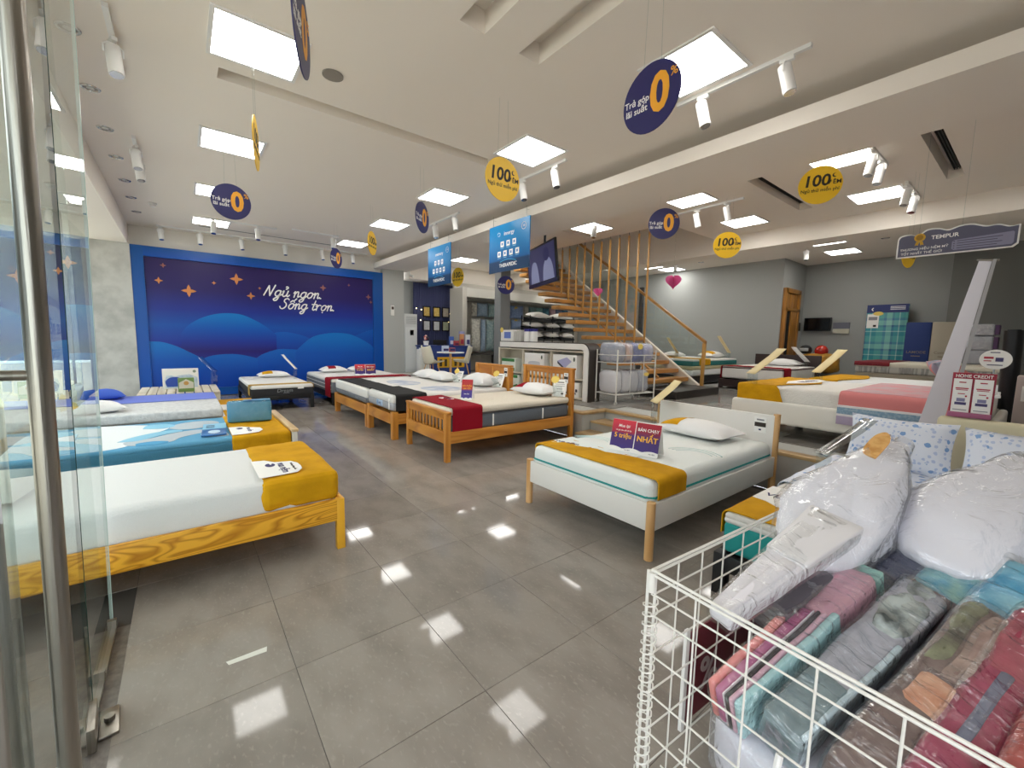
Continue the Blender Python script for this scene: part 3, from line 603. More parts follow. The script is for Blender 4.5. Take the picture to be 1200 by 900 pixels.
def corner_tag(label, loc, rz, size=.26, tilt=.55, group='white price cards beside the pillows'):
    """price card: clear stand, tilted white card, yellow burst"""
    t = thing('price_card', label, 'price card', loc, (0, 0, rz), group)
    M = Matrix.Rotation(pi / 2 - tilt, 4, 'X'); s = size
    G().prism([(-s * .36, 0), (s * .36, 0), (s * .36, s), (-s * .36, s)], .003, M).put('card', paper, t, local=True, smooth=False)
    G().prism([(s * .2 * (1 + .16 * (k % 2)) * cos(k * pi / 11) - s * .3, s * .2 * (1 + .16 * (k % 2)) * sin(k * pi / 11) + s * .98) for k in range(22)], .003, M, z0=.004).put('yellow_burst', mat('burst_yellow', 'f0d46a', .5), t, local=True, smooth=False)
    for k, (y, wd, hh, mm) in enumerate(((.80, .4, .05, txt_k), (.70, .5, .025, mat('ink_grey', '8a8a90', .6)), (.60, .5, .025, mat('ink_grey', '8a8a90', .6)), (.42, .3, .03, mat('ink_grey', '8a8a90', .6)), (.28, .5, .02, mat('ink_grey', '8a8a90', .6)))):
        G().prism([(-s * wd * .5, s * y), (s * wd * .5, s * y), (s * wd * .5, s * (y + hh)), (-s * wd * .5, s * (y + hh))], .0008, M, z0=.003).put('print_line', mm, t, local=True, smooth=False)
    G().prism([(s * .12, s * .12), (s * .24, s * .12), (s * .24, s * .22), (s * .12, s * .22)], .0008, M, z0=.003).put('print_block', txt_k, t, local=True, smooth=False)
    M2 = Matrix.Rotation(pi / 2 + .5, 4, 'X'); G().prism([(-s * .25, 0), (s * .25, 0), (s * .25, s * .7), (-s * .25, s * .7)], .003, M2).put('stand', acryl, t, local=True, smooth=False)
    return t
def fold_card(label, loc, rz, w=.2, L=.42, lift=.18, tilt=.75, group='cream price cards on clear stands', m=None):
    """cream card leaning on a clear acrylic stand, curled top"""
    t = thing('price_stand', label, 'price stand', loc, (0, 0, rz), group)
    G().box(-w * .42, w * .42, -.02, .02, 0, lift, bev=.002).put('stand', acryl, t, local=True)
    def fn(u, v):
        y = L * u; c_ = .05 * max(0, u - .75) * 4; a = tilt
        return Vector(((v - .5) * w, y * cos(a) - .03, lift + y * sin(a) + c_ * .3))
    g = G(); A = g.sheet(fn, 12, 2); o = g.put('card', m or cream, t, local=True); sm = o.modifiers.new('thickness', 'SOLIDIFY'); sm.thickness = .004
    return t
def hang_tag(label, loc, rz, w=.09, h=.15, group='white tags on the headboards'):
    t = thing('headboard_tag', label, 'tag', loc, (0, 0, rz), group)
    G().box(-w / 2, w / 2, -.002, 0, -h, 0).put('card', paper, t, local=True); G().box(-w / 2 + .004, w / 2 - .004, -.003, -.002, -h * .62, -h * .34).put('black_band', txt_k, t, local=True)
    G().box(-w * .3, w * .3, -.003, -.002, -h * .22, -h * .12).put('print_line', mat('ink_grey', '8a8a90', .6), t, local=True); G().box(-w * .1, w * .1, -.003, -.002, -h * .86, -h * .76).put('print_line', txt_n, t, local=True)
    return t
def wavy_label(parent, x0, y0, y1, z, depth, sgn=1, m=None, txt=None, ax='y'):
    """white printed patch on a runner: straight edge at x0, crown-shaped outer edge"""
    yc = (y0 + y1) / 2; h = (y1 - y0) / 2
    prof = [(-1, 0), (-.95, .18), (-.75, .42), (-.55, .55), (-.5, .9), (-.25, 1), (0, .97), (.25, 1), (.5, .9), (.55, .55), (.75, .42), (.95, .18), (1, 0)]
    pts = [(x0 + sgn * depth * d, yc + h * a) for a, d in prof]
    if ax == 'x': pts = [(q, p) for p, q in pts]
    return G().prism(pts, .002, z0=z).put('printed_patch', m or paper, parent)

def bed(label, x0, x1, y0, y1, z0, z1, mx, my, ml, leg=.06, legtop=None, z=0, rnd=False, group=None, hb=None, fb=None, rt=.03, slats=True, pieces=None, inset=0):
    """bed frame: four legs, two side rails, foot and head rail, slat base"""
    t = thing('bed', label, 'bed', ((x0 + x1) / 2, (y0 + y1) / 2, z), group=group); lt = legtop or z1
    hx, hy = leg / 2, leg / 2
    for (x, a) in ((x0 + hx, 0), (x1 - hx, 1)):
        for (y, b) in ((y0 + hy, 0), (y1 - hy, 1)):
            top = lt if not isinstance(lt, dict) else lt[a]
            if rnd: G().cyl((x, y, z), (x, y, top), leg / 2, 20).put('leg', ml, t)
            else: G().box(x - hx, x + hx, y - hy, y + hy, z, top, bev=.003).put('leg', ml, t)
    for y in (y0 + inset, y1 - rt - inset): G().box(x0 + leg * .9, x1 - leg * .9, y, y + rt, z0, z1, bev=.004).put('side_rail', mx, t)
    for x, nm in ((x0 + inset, 'end_rail'), (x1 - rt - inset, 'end_rail')): G().box(x, x + rt, y0 + leg * .9, y1 - leg * .9, z0, z1, bev=.004).put(nm, my, t)
    if slats: G().box(x0 + rt, x1 - rt, y0 + rt, y1 - rt, z1 - .09, z1 - .07).put('base_board', mx, t)
    if pieces: pieces(t)
    return t
# --- left row -------------------------------------------------------
bed('low yellow pine bed frame with bold wood grain nearest the glass door', -1.22, .825, 2.885, 3.985, .205, .357, pine_x, pine_x, pine_z, .052)
mattress('white woven mattress with a mustard foot cover on the yellow pine bed', -1.19, .79, 2.925, 3.945, [('body', .29, .545, tick2, 0)], r=.05)
def cloth_box(name, label, cat, x0, x1, y0, y1, z0, z1, r, m, amp=.008, seed=0, skew=0):
    g = G(); g.box(x0, x1, y0, y1, z0, z1, bev=r, seg=3); b = g.bm
    fs = [f for f in b.faces if f.calc_center_median().z < z0 + .004 or f.calc_center_median().x < x0 + .004]
    bmesh.ops.delete(b, geom=fs, context='FACES')
    bmesh.ops.subdivide_edges(b, edges=b.edges[:], cuts=9, use_grid_fill=True)
    for v in b.verts:
        c = v.co; d = Vector((c.x - (x0 + x1) / 2, c.y - (y0 + y1) / 2, c.z - z0)); d.x *= .6; d.normalize()
        k = amp * (noise.noise(c * 9 + Vector((seed, 0, 0))) + .7 * noise.noise(c * 22) + .3) * (1 + 1.2 * max(0, (z1 - .04 - c.z) / (z1 - z0)))
        v.co = c + d * k
        if skew: v.co.x += skew * (v.co.y - y0) / (y1 - y0) * (1 - (c.x - x0) / (x1 - x0))
    o = g.put(name, m, None, label, cat, sharp=70); sm = o.modifiers.new('thickness', 'SOLIDIFY'); sm.thickness = .004; return o
c1 = cloth_box('foot_cover', 'wrinkled mustard cover wrapped round the foot of the white mattress on yellow pine', 'runner', .335, .803, 2.912, 3.958, .345, .553, .05, gold, .008)
p_ = wavy_label(None, 0, 3.10, 3.42, .560, .26, m=paper) if False else G().prism([(.34, 3.40), (.42, 3.38), (.47, 3.30), (.57, 3.27), (.60, 3.20), (.605, 3.12), (.60, 3.05), (.56, 2.985), (.46, 2.975), (.34, 2.97)], .003, z0=.563).put('printed_patch', paper, c1)
text('vua nệm', .07, c1, (.50, 3.13, .567), (0, 0, -pi / 2), txt_n, bold=.01); text('Vui lòng không nằm', .022, c1, (.56, 3.13, .567), (0, 0, -pi / 2), txt_k)
G().prism([(.435 + .03 * cos(a) * (1 if k % 2 else 1), 3.235 - .0 + .045 * sin(a)) for k, a in enumerate([i * pi / 8 + pi * .55 for i in range(15)])] + [(.44, 3.235)], .001, z0=.566).put('logo_print', txt_n, c1, smooth=False)

bed('white bed frame with a natural wood capped foot end and blue mattress', -1.2, .885, 4.70, 6.02, .20, .33, wht, wht, wht, .05, group=None, pieces=lambda t: (
    G().box(.845, .885, 4.75, 5.97, .15, .47, bev=.004).put('footboard', wht, t), G().box(.835, .90, 4.68, 6.04, .475, .505, bev=.006).put('cap_rail', nat_y, t), G().box(.845, .89, 4.695, 4.745, .3, .476).put('post', wht, t), G().box(.845, .89, 5.975, 6.025, .3, .476).put('post', wht, t)))
blue_s = mat('sky_blue_knit', '5c9fc4', .85, bump=.3, bscale=90); blue_d = mat('blue_side', '3b7896', .85, bump=.2, bscale=90)
m2 = mattress('sky blue mattress with white and grey wave pattern behind the first bed', -1.18, .83, 4.735, 5.985, [('side', .30, .44, blue_d, 0), ('top_panel', .42, .475, blue_s, .002)], r=.03)
grey_k = mat('knit_grey', 'b9c2c9', .9, bump=.4, bscale=90); lt_b = mat('knit_light_blue', '8cc5de', .9, bump=.3, bscale=90); cy_b = mat('knit_mid_blue', '4f9dc8', .9, bump=.3, bscale=90)
def blob(pts, m, z, par): return G().prism(smooth_pts(pts + [pts[0]], 5)[:-1], .003, z0=z).put('wave_patch', m, par)
blob([(-1.15, 4.76), (-.55, 4.76), (-.38, 4.95), (-.45, 5.15), (-.25, 5.35), (-.15, 5.6), (-.3, 5.8), (-.6, 5.95), (-1.15, 5.95)], mat('knit_white', 'e3e6e8', .9, bump=.3, bscale=90), .4735, m2)
blob([(-.42, 4.85), (-.28, 4.79), (-.12, 4.85), (-.05, 5.0), (.12, 5.15), (.1, 5.3), (-.1, 5.25), (-.28, 5.08), (-.45, 5.0)], grey_k, .475, m2)
blob([(-.15, 5.5), (0, 5.38), (.2, 5.45), (.28, 5.62), (.2, 5.78), (.02, 5.8), (-.12, 5.68)], grey_k, .475, m2)
blob([(-.5, 5.05), (-.36, 5.02), (-.2, 5.2), (-.05, 5.3), (-.08, 5.4), (-.25, 5.36), (-.42, 5.2)], lt_b, .476, m2); blob([(-.36, 5.62), (-.2, 5.55), (-.1, 5.65), (-.18, 5.8), (-.33, 5.8)], lt_b, .476, m2)
blob([(-.36, 4.8), (-.2, 4.78), (-.14, 4.86), (-.24, 4.93), (-.36, 4.9)], cy_b, .476, m2)
blob([(.16, 4.9), (.3, 4.84), (.31, 4.98), (.24, 5.2), (.14, 5.18), (.1, 5.02)], grey_k, .475, m2)
c2 = cloth_box('foot_cover', 'mustard cover with a white patch round the foot of the blue wave mattress', 'runner', .325, .842, 4.722, 5.998, .335, .483, .03, gold, .005, 3)
G().prism([(.335, 5.18), (.45, 5.16), (.52, 5.08), (.6, 5.02), (.61, 4.9), (.56, 4.80), (.46, 4.775), (.335, 4.77)], .003, z0=.490).put('printed_patch', paper, c2)
text('vua nệm', .06, c2, (.50, 4.97, .4935), (0, 0, -pi / 2), txt_n, bold=.01); G().prism([(.42 + .03 * cos(i * pi / 8), 5.06 + .045 * sin(i * pi / 8)) for i in range(9, 24)] + [(.42, 5.06)], .001, z0=.4935).put('logo_print', txt_n, c2, smooth=False)
t = thing('foam_bolster', 'teal blue foam bolster in clear wrap standing on the mustard cover', 'pillow', (.56, 5.45, .49), (0, 0, -.12))
G().box(-.21, .21, -.06, .06, 0, .235, bev=.028, seg=4).put('foam', mat('teal_foam', '3f86a3', .8, bump=.15, bscale=80), t, local=True); G().box(-.214, .214, -.064, .064, -.001, .24, bev=.03, seg=4).put('wrap', film('clear_wrap', 'fafcff', .05, .12, .5, 20), t, local=True)
G().box(-.06, .2, -.058, .058, .2405, .242).put('printed_label', mat('label_blue_sky', '79b7d8', .4, mix='2f5f9a', mscale=14), t, local=True)
t = thing('brochure', 'light and dark blue brochure lying near the edge of the blue mattress', 'brochure', (.215, 5.15, .487), (0, 0, -.06)); G().box(-.10, .10, -.30, .30, 0, .012, bev=.003).put('booklet', mat('brochure_blue', '2c6fae', .35, mix='1f5a9a', mscale=8), t, local=True); G().box(-.098, .098, 0, .298, .012, .013).put('cover_print', mat('brochure_sky', '8cc9e4', .4), t, local=True)
for k in range(3): G().box(-.07 + .0, .0, .06 + k * .06, .085 + k * .06, .013, .0135).put('print_line', txt_n, t, local=True)
G().prism([(.05 * cos(i * pi / 8), -.15 + .08 * sin(i * pi / 8)) for i in range(16)], .001, z0=.0121).put('print_blob', mat('brochure_pale', 'cfe4f2', .4), t, local=True)

bed('pine bed frame under the stacked mattresses, third of the left row', -1.2, .87, 6.26, 7.95, .16, .30, pine_x, pine_x, pine_z, .05)
mattress('white base mattress under the stacked topper, third of the left row', -1.19, .84, 6.28, 7.93, [('body', .25, .425, tick2, 0)])
mattress('thick pale grey woven mattress topper stacked on the third bed of the left row', -1.15, .36, 6.24, 7.95, [('body', .435, .545, mat('woven_grey_white', 'd5d6d6', .9, mix='c3c4c5', mscale=25, bump=.4, bscale=60), 0)], r=.025)
runner('sheet', 'periwinkle blue sheet over the far half of the stacked topper', 'sheet', 'x', -.9, .345, 7.18, 7.945, .548, None, None, mat('periwinkle', '6f80d8', .8), .006, .002, 2)
c3 = cloth_box('foot_cover', 'mustard cover with white patch at the foot of the third left bed', 'runner', .375, .852, 6.27, 7.94, .29, .432, .03, gold, .004, 5)
G().prism([(.38, 7.3), (.5, 7.28), (.6, 7.15), (.68, 7.05), (.64, 6.85), (.5, 6.78), (.38, 6.77)], .003, z0=.437).put('printed_patch', paper, c3); text('vua nệm', .07, c3, (.53, 7.03, .441), (0, 0, -pi / 2), txt_n, bold=.01)
pillow('cobalt blue pillow lying on the periwinkle sheet', (-.88, 7.72, .555), .2, .46, .42, .15, mat('cobalt', '3f62c8', .8, bump=.15, bscale=20))
pillow('white pillow with a yellow stripe on the grey white topper behind the glass', (-.84, 6.52, .548), .35, .56, .36, .15, patch=(-.95, -.45, -.9, .9), patch_m=mat('pillow_yellow', 'd8bd5a', .85))
pillow('white pillow with a yellow block leaning at the head of the third left bed', (-1.02, 7.0, .60), 0, .5, .4, .16, rot=(0, -1.1, .2), patch=(-.3, .3, -.95, .95), patch_m=mat('pillow_yellow', 'd8bd5a', .85))
pillow('white pillow lying near the glass on the yellow pine bed', (-.85, 3.45, .55), 1.4, .55, .38, .14)

# bare slat platform by the mural
sl_m = wood('bleached_slat', 'd9cfbc', 'c6bba5', 'y', 2.5, .5, .3, 4)
t = thing('slatted_bed_base', 'bare bleached wood slatted bed base in front of the mural', 'bed', (-.05, 9.5, 0))
for k in range(9): G().box(-.62 + k * .125, -.51 + k * .125, 8.95, 10.2, .425, .45, bev=.003).put('slat', sl_m, t)
for x in (-.58, .44):
    for y in (9.0, 10.12): G().box(x, x + .05, y, y + .05, 0, .39).put('leg', sl_m, t)
for y in (8.97, 10.13): G().box(-.62, .49, y, y + .05, .34, .424).put('rail', sl_m, t)
t = thing('product_box', 'white pillow box with a blue pillow picture on the slatted base', 'box', (-.05, 9.75, .45), (0, 0, .03)); G().box(-.26, .26, -.06, .06, 0, .36, bev=.003).put('carton', paper, t, local=True)
G().prism([(-.24, .02), (.22, .02), (.22, .2), (.1, .26), (-.1, .23), (-.22, .25), (-.25, .15)], .001, Matrix.Translation((.02, -.0605, 0)) @ MY).put('picture', mat('box_picture', 'a9c3dd', .4, mix='dfe6ee', mscale=9), t, local=True, smooth=False)
G().prism(smooth_pts([(-.2, .04), (-.22, .14), (-.14, .21), (-.02, .2), (.02, .1), (-.03, .04)]) , .001, Matrix.Translation((.0, -.062, 0)) @ MY).put('picture_pillow', mat('box_cobalt', '2d4fae', .4), t, local=True, smooth=False)
G().prism([(.2 + .025 * cos(i * pi / 8), .31 + .025 * sin(i * pi / 8)) for i in range(16)], .001, Matrix.Translation((0, -.0615, 0)) @ MY).put('seal', mat('seal_grey', '8d9a86', .5), t, local=True, smooth=False)
t = thing('product_box', 'small green and white box before the white pillow box', 'box', (.02, 9.15, .45), (0, 0, .05)); G().box(-.11, .11, -.04, .04, 0, .24, bev=.003).put('carton', mat('box_green', '6f8f4d', .5), t, local=True); G().prism([(-.1, .06), (.1, .06), (.1, .16), (0, .22), (-.1, .16)], .001, Matrix.Translation((0, -.0405, 0)) @ MY).put('picture', mat('box_pale', 'd9d6c6', .5), t, local=True, smooth=False)
G().prism([(.035 * cos(i * pi / 8), .15 + .035 * sin(i * pi / 8)) for i in range(16)], .001, Matrix.Translation((0, -.042, 0)) @ MY).put('emblem', mat('box_orange', 'c99a55', .5), t, local=True, smooth=False)

# --- black bed by the mural
bed('black bed frame on square legs under a charcoal mattress by the mural', .96, 2.07, 9.16, 11.4, .20, .29, black, black, black, .06)
mb = mattress('charcoal sided mattress with white top before the mural', .97, 2.07, 9.15, 11.35, [('side', .27, .44, mat('charcoal_fabric', '2b2b2e', .85, bump=.2, bscale=90), 0), ('top_panel', .40, .487, tick, .004)], r=.04)
text('Dream', .10, mb, (1.54, 9.148, .375), (pi / 2, 0, 0), mat('ink_silver', '8a8c90', .5), shear=.2); G().prism([(1.515, .325), (1.62, .325), (1.62, .333), (1.515, .333)], .001, Matrix.Translation((0, 9.149, 0)) @ MY).put('logo_line', mat('ink_silver', '8a8c90', .5), mb); G().box(1.77, 1.88, 9.145, 9.15, .40, .45).put('care_label', paper, mb)
runner('runner', 'narrow tan gold runner across the white top of the charcoal mattress', 'runner', 'x', .962, 2.078, 9.22, 9.42, .489, .30, .40, mat('tan_gold', 'b9923f', .85, bump=.2, bscale=40), .006, .002, 4)
pillow('white pillow with gold centre band on the charcoal mattress', (1.62, 10.95, .49), 0, .66, .40, .15, patch=(-.75, -.1, -.9, .9), patch_m=gold)
fold_card('thin white price stand on the charcoal mattress before the mural', (1.95, 10.3, .49), .908, .10, .42, .22, .8, m=paper)
fold_card('clear price stand beside the slatted base before the mural', (.46, 10.0, .45), .908, .14, .38, .28, .75, m=acryl)

# --- grey quilted bed with red runner by the mural
grey_q = mat('quilt_grey', '6d7076', .85, bump=.4, bscale=50); grey_q2 = mat('quilt_slate', '5f656c', .85, bump=.3, bscale=60)
bed('black bed frame under the grey quilted mattress beside the mural pillar', 2.42, 4.15, 9.15, 11.4, .14, .27, black, black, black, .06)
mr = mattress('grey quilted mattress with a white pillow top beside the mural pillar', 2.40, 4.17, 9.12, 11.35, [('side', .26, .50, grey_q, 0), ('pillow_top', .47, .56, tick, .006)], r=.04)
for z in (.345, .425): G().tube([(2.398, 9.15, z), (2.398, 11.3, z)], .006, 6).put('piping', tick, mr)
runner('runner', 'crimson runner across the foot of the grey quilted bed beside the mural', 'runner', 'x', 2.392, 4.178, 9.15, 9.55, .563, .18, .3, red_c, .008, .003, 6)
pillow('white pillow with red corner on the grey quilted bed, left one', (2.92, 10.9, .565), 0, .62, .40, .16, patch=(-.5, .1, -.9, .9), patch_m=red_c); pillow('white pillow with red corner on the grey quilted bed, half behind the sale sign', (3.6, 10.9, .565), 0, .62, .40, .16, patch=(.0, .5, -.9, .9), patch_m=red_c)
tent_card('red and violet double sale sign on the grey quilted bed by the mural', (3.32, 9.75, .565), -.15, .46, .25, sale_faces)

# --- two honey wood beds with black runners
def honey(t, x1, ya, yb, zt):
    G().box(x1 - .05, x1, ya, yb, .3, zt, bev=.004).put('headboard', orange_wood_y, t)
bed('honey wood bed with grey white mattress, farther of the two with black runners', 2.29, 4.35, 6.70, 8.50, .20, .36, orange_wood, orange_wood_y, orange_wood_z, .085, legtop={0: .37, 1: .60})
mw0 = mattress('white over grey mattress with black runner, farther honey wood bed', 2.30, 4.26, 6.72, 8.48, [('side', .372, .48, grey_q, 0), ('top', .45, .615, tick, .003)], r=.04)
text('Dunlop', .05, mw0, (2.298, 7.2, .425), (pi / 2, 0, -pi / 2), mat('ink_silver', '8a8c90', .5))
runner('runner', 'black runner over the farther honey wood bed', 'runner', 'y', 6.712, 8.488, 2.36, 2.78, .618, .38, .38, blk_c, .008, .003, 8)
for k, (y, l) in enumerate(((7.95, 'left'), (7.3, 'right'))): pillow('plump white pillow on the farther black runner bed, %s one' % l, (4.02, y, .62), pi / 2, .66, .42, .20, group='plump white pillows on the black runner bed')
corner_tag('white price card with yellow burst on the farther black runner bed', (4.12, 6.95, .62), -1.1, .24)
pk_m = mat('print_bluebrown', 'aab4c8', .8, mix='dcdad8', mscale=5); 
G().prism(smooth_pts([(3.0, 7.0), (3.3, 6.95), (3.5, 7.3), (3.35, 7.8), (3.05, 7.75), (2.95, 7.3), (3.0, 7.0)])[:-1], .003, z0=.615).put('printed_emblem', pk_m, mw0)
bed('honey wood bed with panel headboard, nearer of the two with black runners', 2.29, 4.45, 5.62, 6.68, .22, .37, orange_wood, orange_wood_y, orange_wood_z, .085, legtop={0: .40, 1: .98}, pieces=lambda t: (
    G().box(4.38, 4.43, 5.66, 6.66, .35, .99, bev=.004).put('headboard', orange_wood_y, t), G().box(4.37, 4.45, 5.62, 6.68, .985, 1.015, bev=.006).put('top_rail', orange_wood_y, t), G().box(4.365, 4.38, 6.10, 6.16, .4, .97).put('batten', orange_wood_z, t)))
mw1 = mattress('grey and white mattress with a white strap, nearer honey wood bed', 2.30, 4.36, 5.635, 6.665, [('side', .402, .54, mat('quilt_light_grey', 'a5a6ab', .85, bump=.4, bscale=60), 0), ('top', .50, .635, tick, .003)], r=.05)
G().box(2.293, 2.301, 5.75, 5.785, .42, .58, bev=.003).put('handle_strap', paper, mw1); G().box(2.296, 2.301, 6.02, 6.26, .44, .52).put('logo_label', mat('label_silver_blue', 'b9cbe0', .5, mix='5f86b8', mscale=12), mw1); text('Lady', .06, mw1, (2.295, 6.14, .48), (pi / 2, 0, -pi / 2), txt_n, shear=.2)
G().prism(smooth_pts([(3.1, 5.8), (3.5, 5.75), (3.65, 6.0), (3.5, 6.4), (3.15, 6.45), (3.0, 6.1), (3.1, 5.8)])[:-1], .003, z0=.634).put('printed_emblem', pk_m, mw1)
runner('runner', 'black runner over the nearer honey wood bed beside the slatted footboard', 'runner', 'y', 5.627, 6.673, 2.34, 2.82, .638, .41, .41, blk_c, .008, .003, 9)
pillow('plump white pillow against the panel headboard', (4.10, 6.1, .64), pi / 2, .66, .44, .24)
corner_tag('white price card with yellow burst in front of the panel headboard', (4.22, 5.78, .64), -1.1, .26)
hang_tag('white tag with black band on the panel headboard', (4.362, 5.72, .97), -pi / 2)
# --- slatted honey wood bed
def slat_ends(t):
    for x, zt, zb, hb in ((2.40, .575, .21, 0), (4.47, 1.03, .3, 1)):
        G().box(x - .03, x + .03, 4.21, 5.36, zt, zt + .028, bev=.005).put('top_rail', orange_wood_y, t)
        G().box(x - .016, x + .016, 4.28, 5.29, zt - .075, zt, bev=.003).put('rail', orange_wood_y, t)
        if hb: G().box(x - .016, x + .016, 4.28, 5.29, .5, .66, bev=.003).put('rail', orange_wood_y, t)
        n = 11
        for k in range(n):
            y = 4.335 + (5.235 - 4.335) * k / (n - 1); G().box(x - .008, x + .008, y - .017, y + .017, (.66 if hb else .35), zt - .07, bev=.002).put('slat', orange_wood_z, t)
bed('honey pine bed with slatted headboard and footboard and a crimson runner', 2.37, 4.50, 4.23, 5.34, .22, .36, orange_wood, orange_wood_y, orange_wood_z, .062, legtop={0: .578, 1: 1.035}, pieces=slat_ends)
ms = mattress('slate sided pillow-top mattress on the slatted pine bed', 2.44, 4.43, 4.262, 5.31, [('side', .345, .53, grey_q2, 0), ('edge_band', .525, .555, mat('band_dark', '4c4a4a', .8), .012), ('pillow_top', .545, .635, mat('tick_cream', 'dfd6c5', .85, bump=.6, bscale=30), -.008)], r=.045)
for x in (3.05, 3.9): G().box(x, x + .02, 4.254, 4.266, .37, .52, bev=.004).put('handle_strap', paper, ms)
rr_ = runner('runner', 'crimson runner over the foot of the slatted pine bed', 'runner', 'y', 4.245, 5.325, 2.46, 2.88, .640, .36, .4, red_c, .008, .003, 11)
wavy_label(rr_, 2.87, 4.75, 5.2, .648, -.16); text('vua nệm', .06, rr_, (2.80, 4.97, .651), (0, 0, -pi / 2), txt_n, bold=.01)
pillow('white pillow with crimson corner on the slatted pine bed', (4.17, 4.72, .64), pi / 2 + .1, .68, .44, .19, patch=(.30, .8, -.9, .9), patch_m=red_c)
def promo_faces(t, M, w, L):
    G().prism([(-w / 2, 0), (w / 2, 0), (w / 2, L), (-w / 2, L)], .001, M).put('print', ramp_mat('sign_violet_red', [(0, '453a95'), (.45, '4a3a90'), (.55, 'c04a3a'), (1, 'c02a3a')]), t, local=True, smooth=False); cloud_strip(t, M, -w / 2, w / 2, L * .12)
    for b, s, y, m in (('♥', .16, .86, txt_y), ('SẢN PHẨM', .11, .68, txt_y), ('GIÁ TỐT', .12, .55, txt_y), ('vua nệm', .09, .3, txt_w)):
        q, e = on(M, 0, L * y)
        if b != '♥': text(b, w * s * 1.55, t, q, e, m, bold=.015, local=True)
tent_card('tall narrow red and violet tent sign on the slatted pine bed', (2.99, 4.76, .645), -pi / 2 + .75, .15, .27, promo_faces)
corner_tag('white price card with yellow burst against the slatted headboard', (4.30, 4.36, .64), -1.0, .28)
hang_tag('white tag with black band on the slatted headboard', (4.45, 4.36, .98), -pi / 2)
# --- white bed with natural round posts
wb = mat('white_lacquer', 'e9e6e0', .35)
bed('white bed frame on round natural wood posts with mustard runner', 2.375, 4.46, 1.50, 2.80, .20, .39, wb, wb, nat_z, .06, legtop={0: .40, 1: .80}, rnd=True, rt=.028, inset=.012, pieces=lambda t: G().box(4.40, 4.432, 1.54, 2.76, .22, .785, bev=.004).put('headboard', wb, t))
mwh = mattress('pale mint white mattress with teal piping on the white bed', 2.415, 4.39, 1.54, 2.76, [('body', .31, .53, mat('mint_white', 'e6eae7', .85, bump=.35, bscale=100), 0)], r=.06)
teal = mat('teal_fabric', '1f938f', .8, bump=.2, bscale=80)
g = G(); R_ = .045
lo = [(2.415 + R_, 1.537), (4.39 - R_, 1.537), (4.393, 1.54 + R_), (4.393, 2.76 - R_), (4.39 - R_, 2.763), (2.415 + R_, 2.763), (2.412, 2.76 - R_), (2.412, 1.54 + R_), (2.415 + R_, 1.537)]
g.tube([(x, y, .415) for x, y in lo], .008, 8).put('piping', teal, mwh)
ar = mat('embossed_arc', 'c3d9d8', .9)
for cx, cy in ((3.3, 1.75), (2.95, 2.55)):
    for r_ in (.16, .2, .24): G().tube([(cx + r_ * cos(a * .2), cy + r_ * sin(a * .2), .529) for a in range(-4, 8)], .005, 5).put('embossed_arc', ar, mwh)
rw = runner('runner', 'mustard runner with a white wavy edge over the foot of the white bed', 'runner', 'y', 1.530, 2.77, 2.47, 2.82, .533, .40, .40, gold, .008, .003, 13)
G().prism([(2.815, 1.95), (2.79, 2.08), (2.74, 2.2), (2.76, 2.3), (2.70, 2.45), (2.64, 2.6), (2.60, 2.74), (2.9, 2.74), (2.9, 1.95)], .003, z0=.5405).put('printed_patch', mat('patch_mint', 'e3eae8', .8), rw)
text('vua nệm', .07, rw, (2.70, 2.60, .5445), (0, 0, -pi / 2 + .2), txt_n, bold=.012)
pillow('white pillow with mustard corner on the white bed', (4.05, 2.10, .535), pi / 2 - .06, .74, .46, .17, patch=(.30, .82, -.9, .9), patch_m=gold)
tent_card('large red and violet sale sign reading 5 triệu, on the white bed', (2.97, 2.065, .534), -pi / 2 + .22, .42, .265, sale_faces)
fold_card('cream price card on a clear stand at the white headboard', (4.22, 2.70, .53), -2.2, .2, .36, .25, .72)
hang_tag('white tag with black band on the white headboard', (4.398, 1.66, .755), -pi / 2, .11, .15)

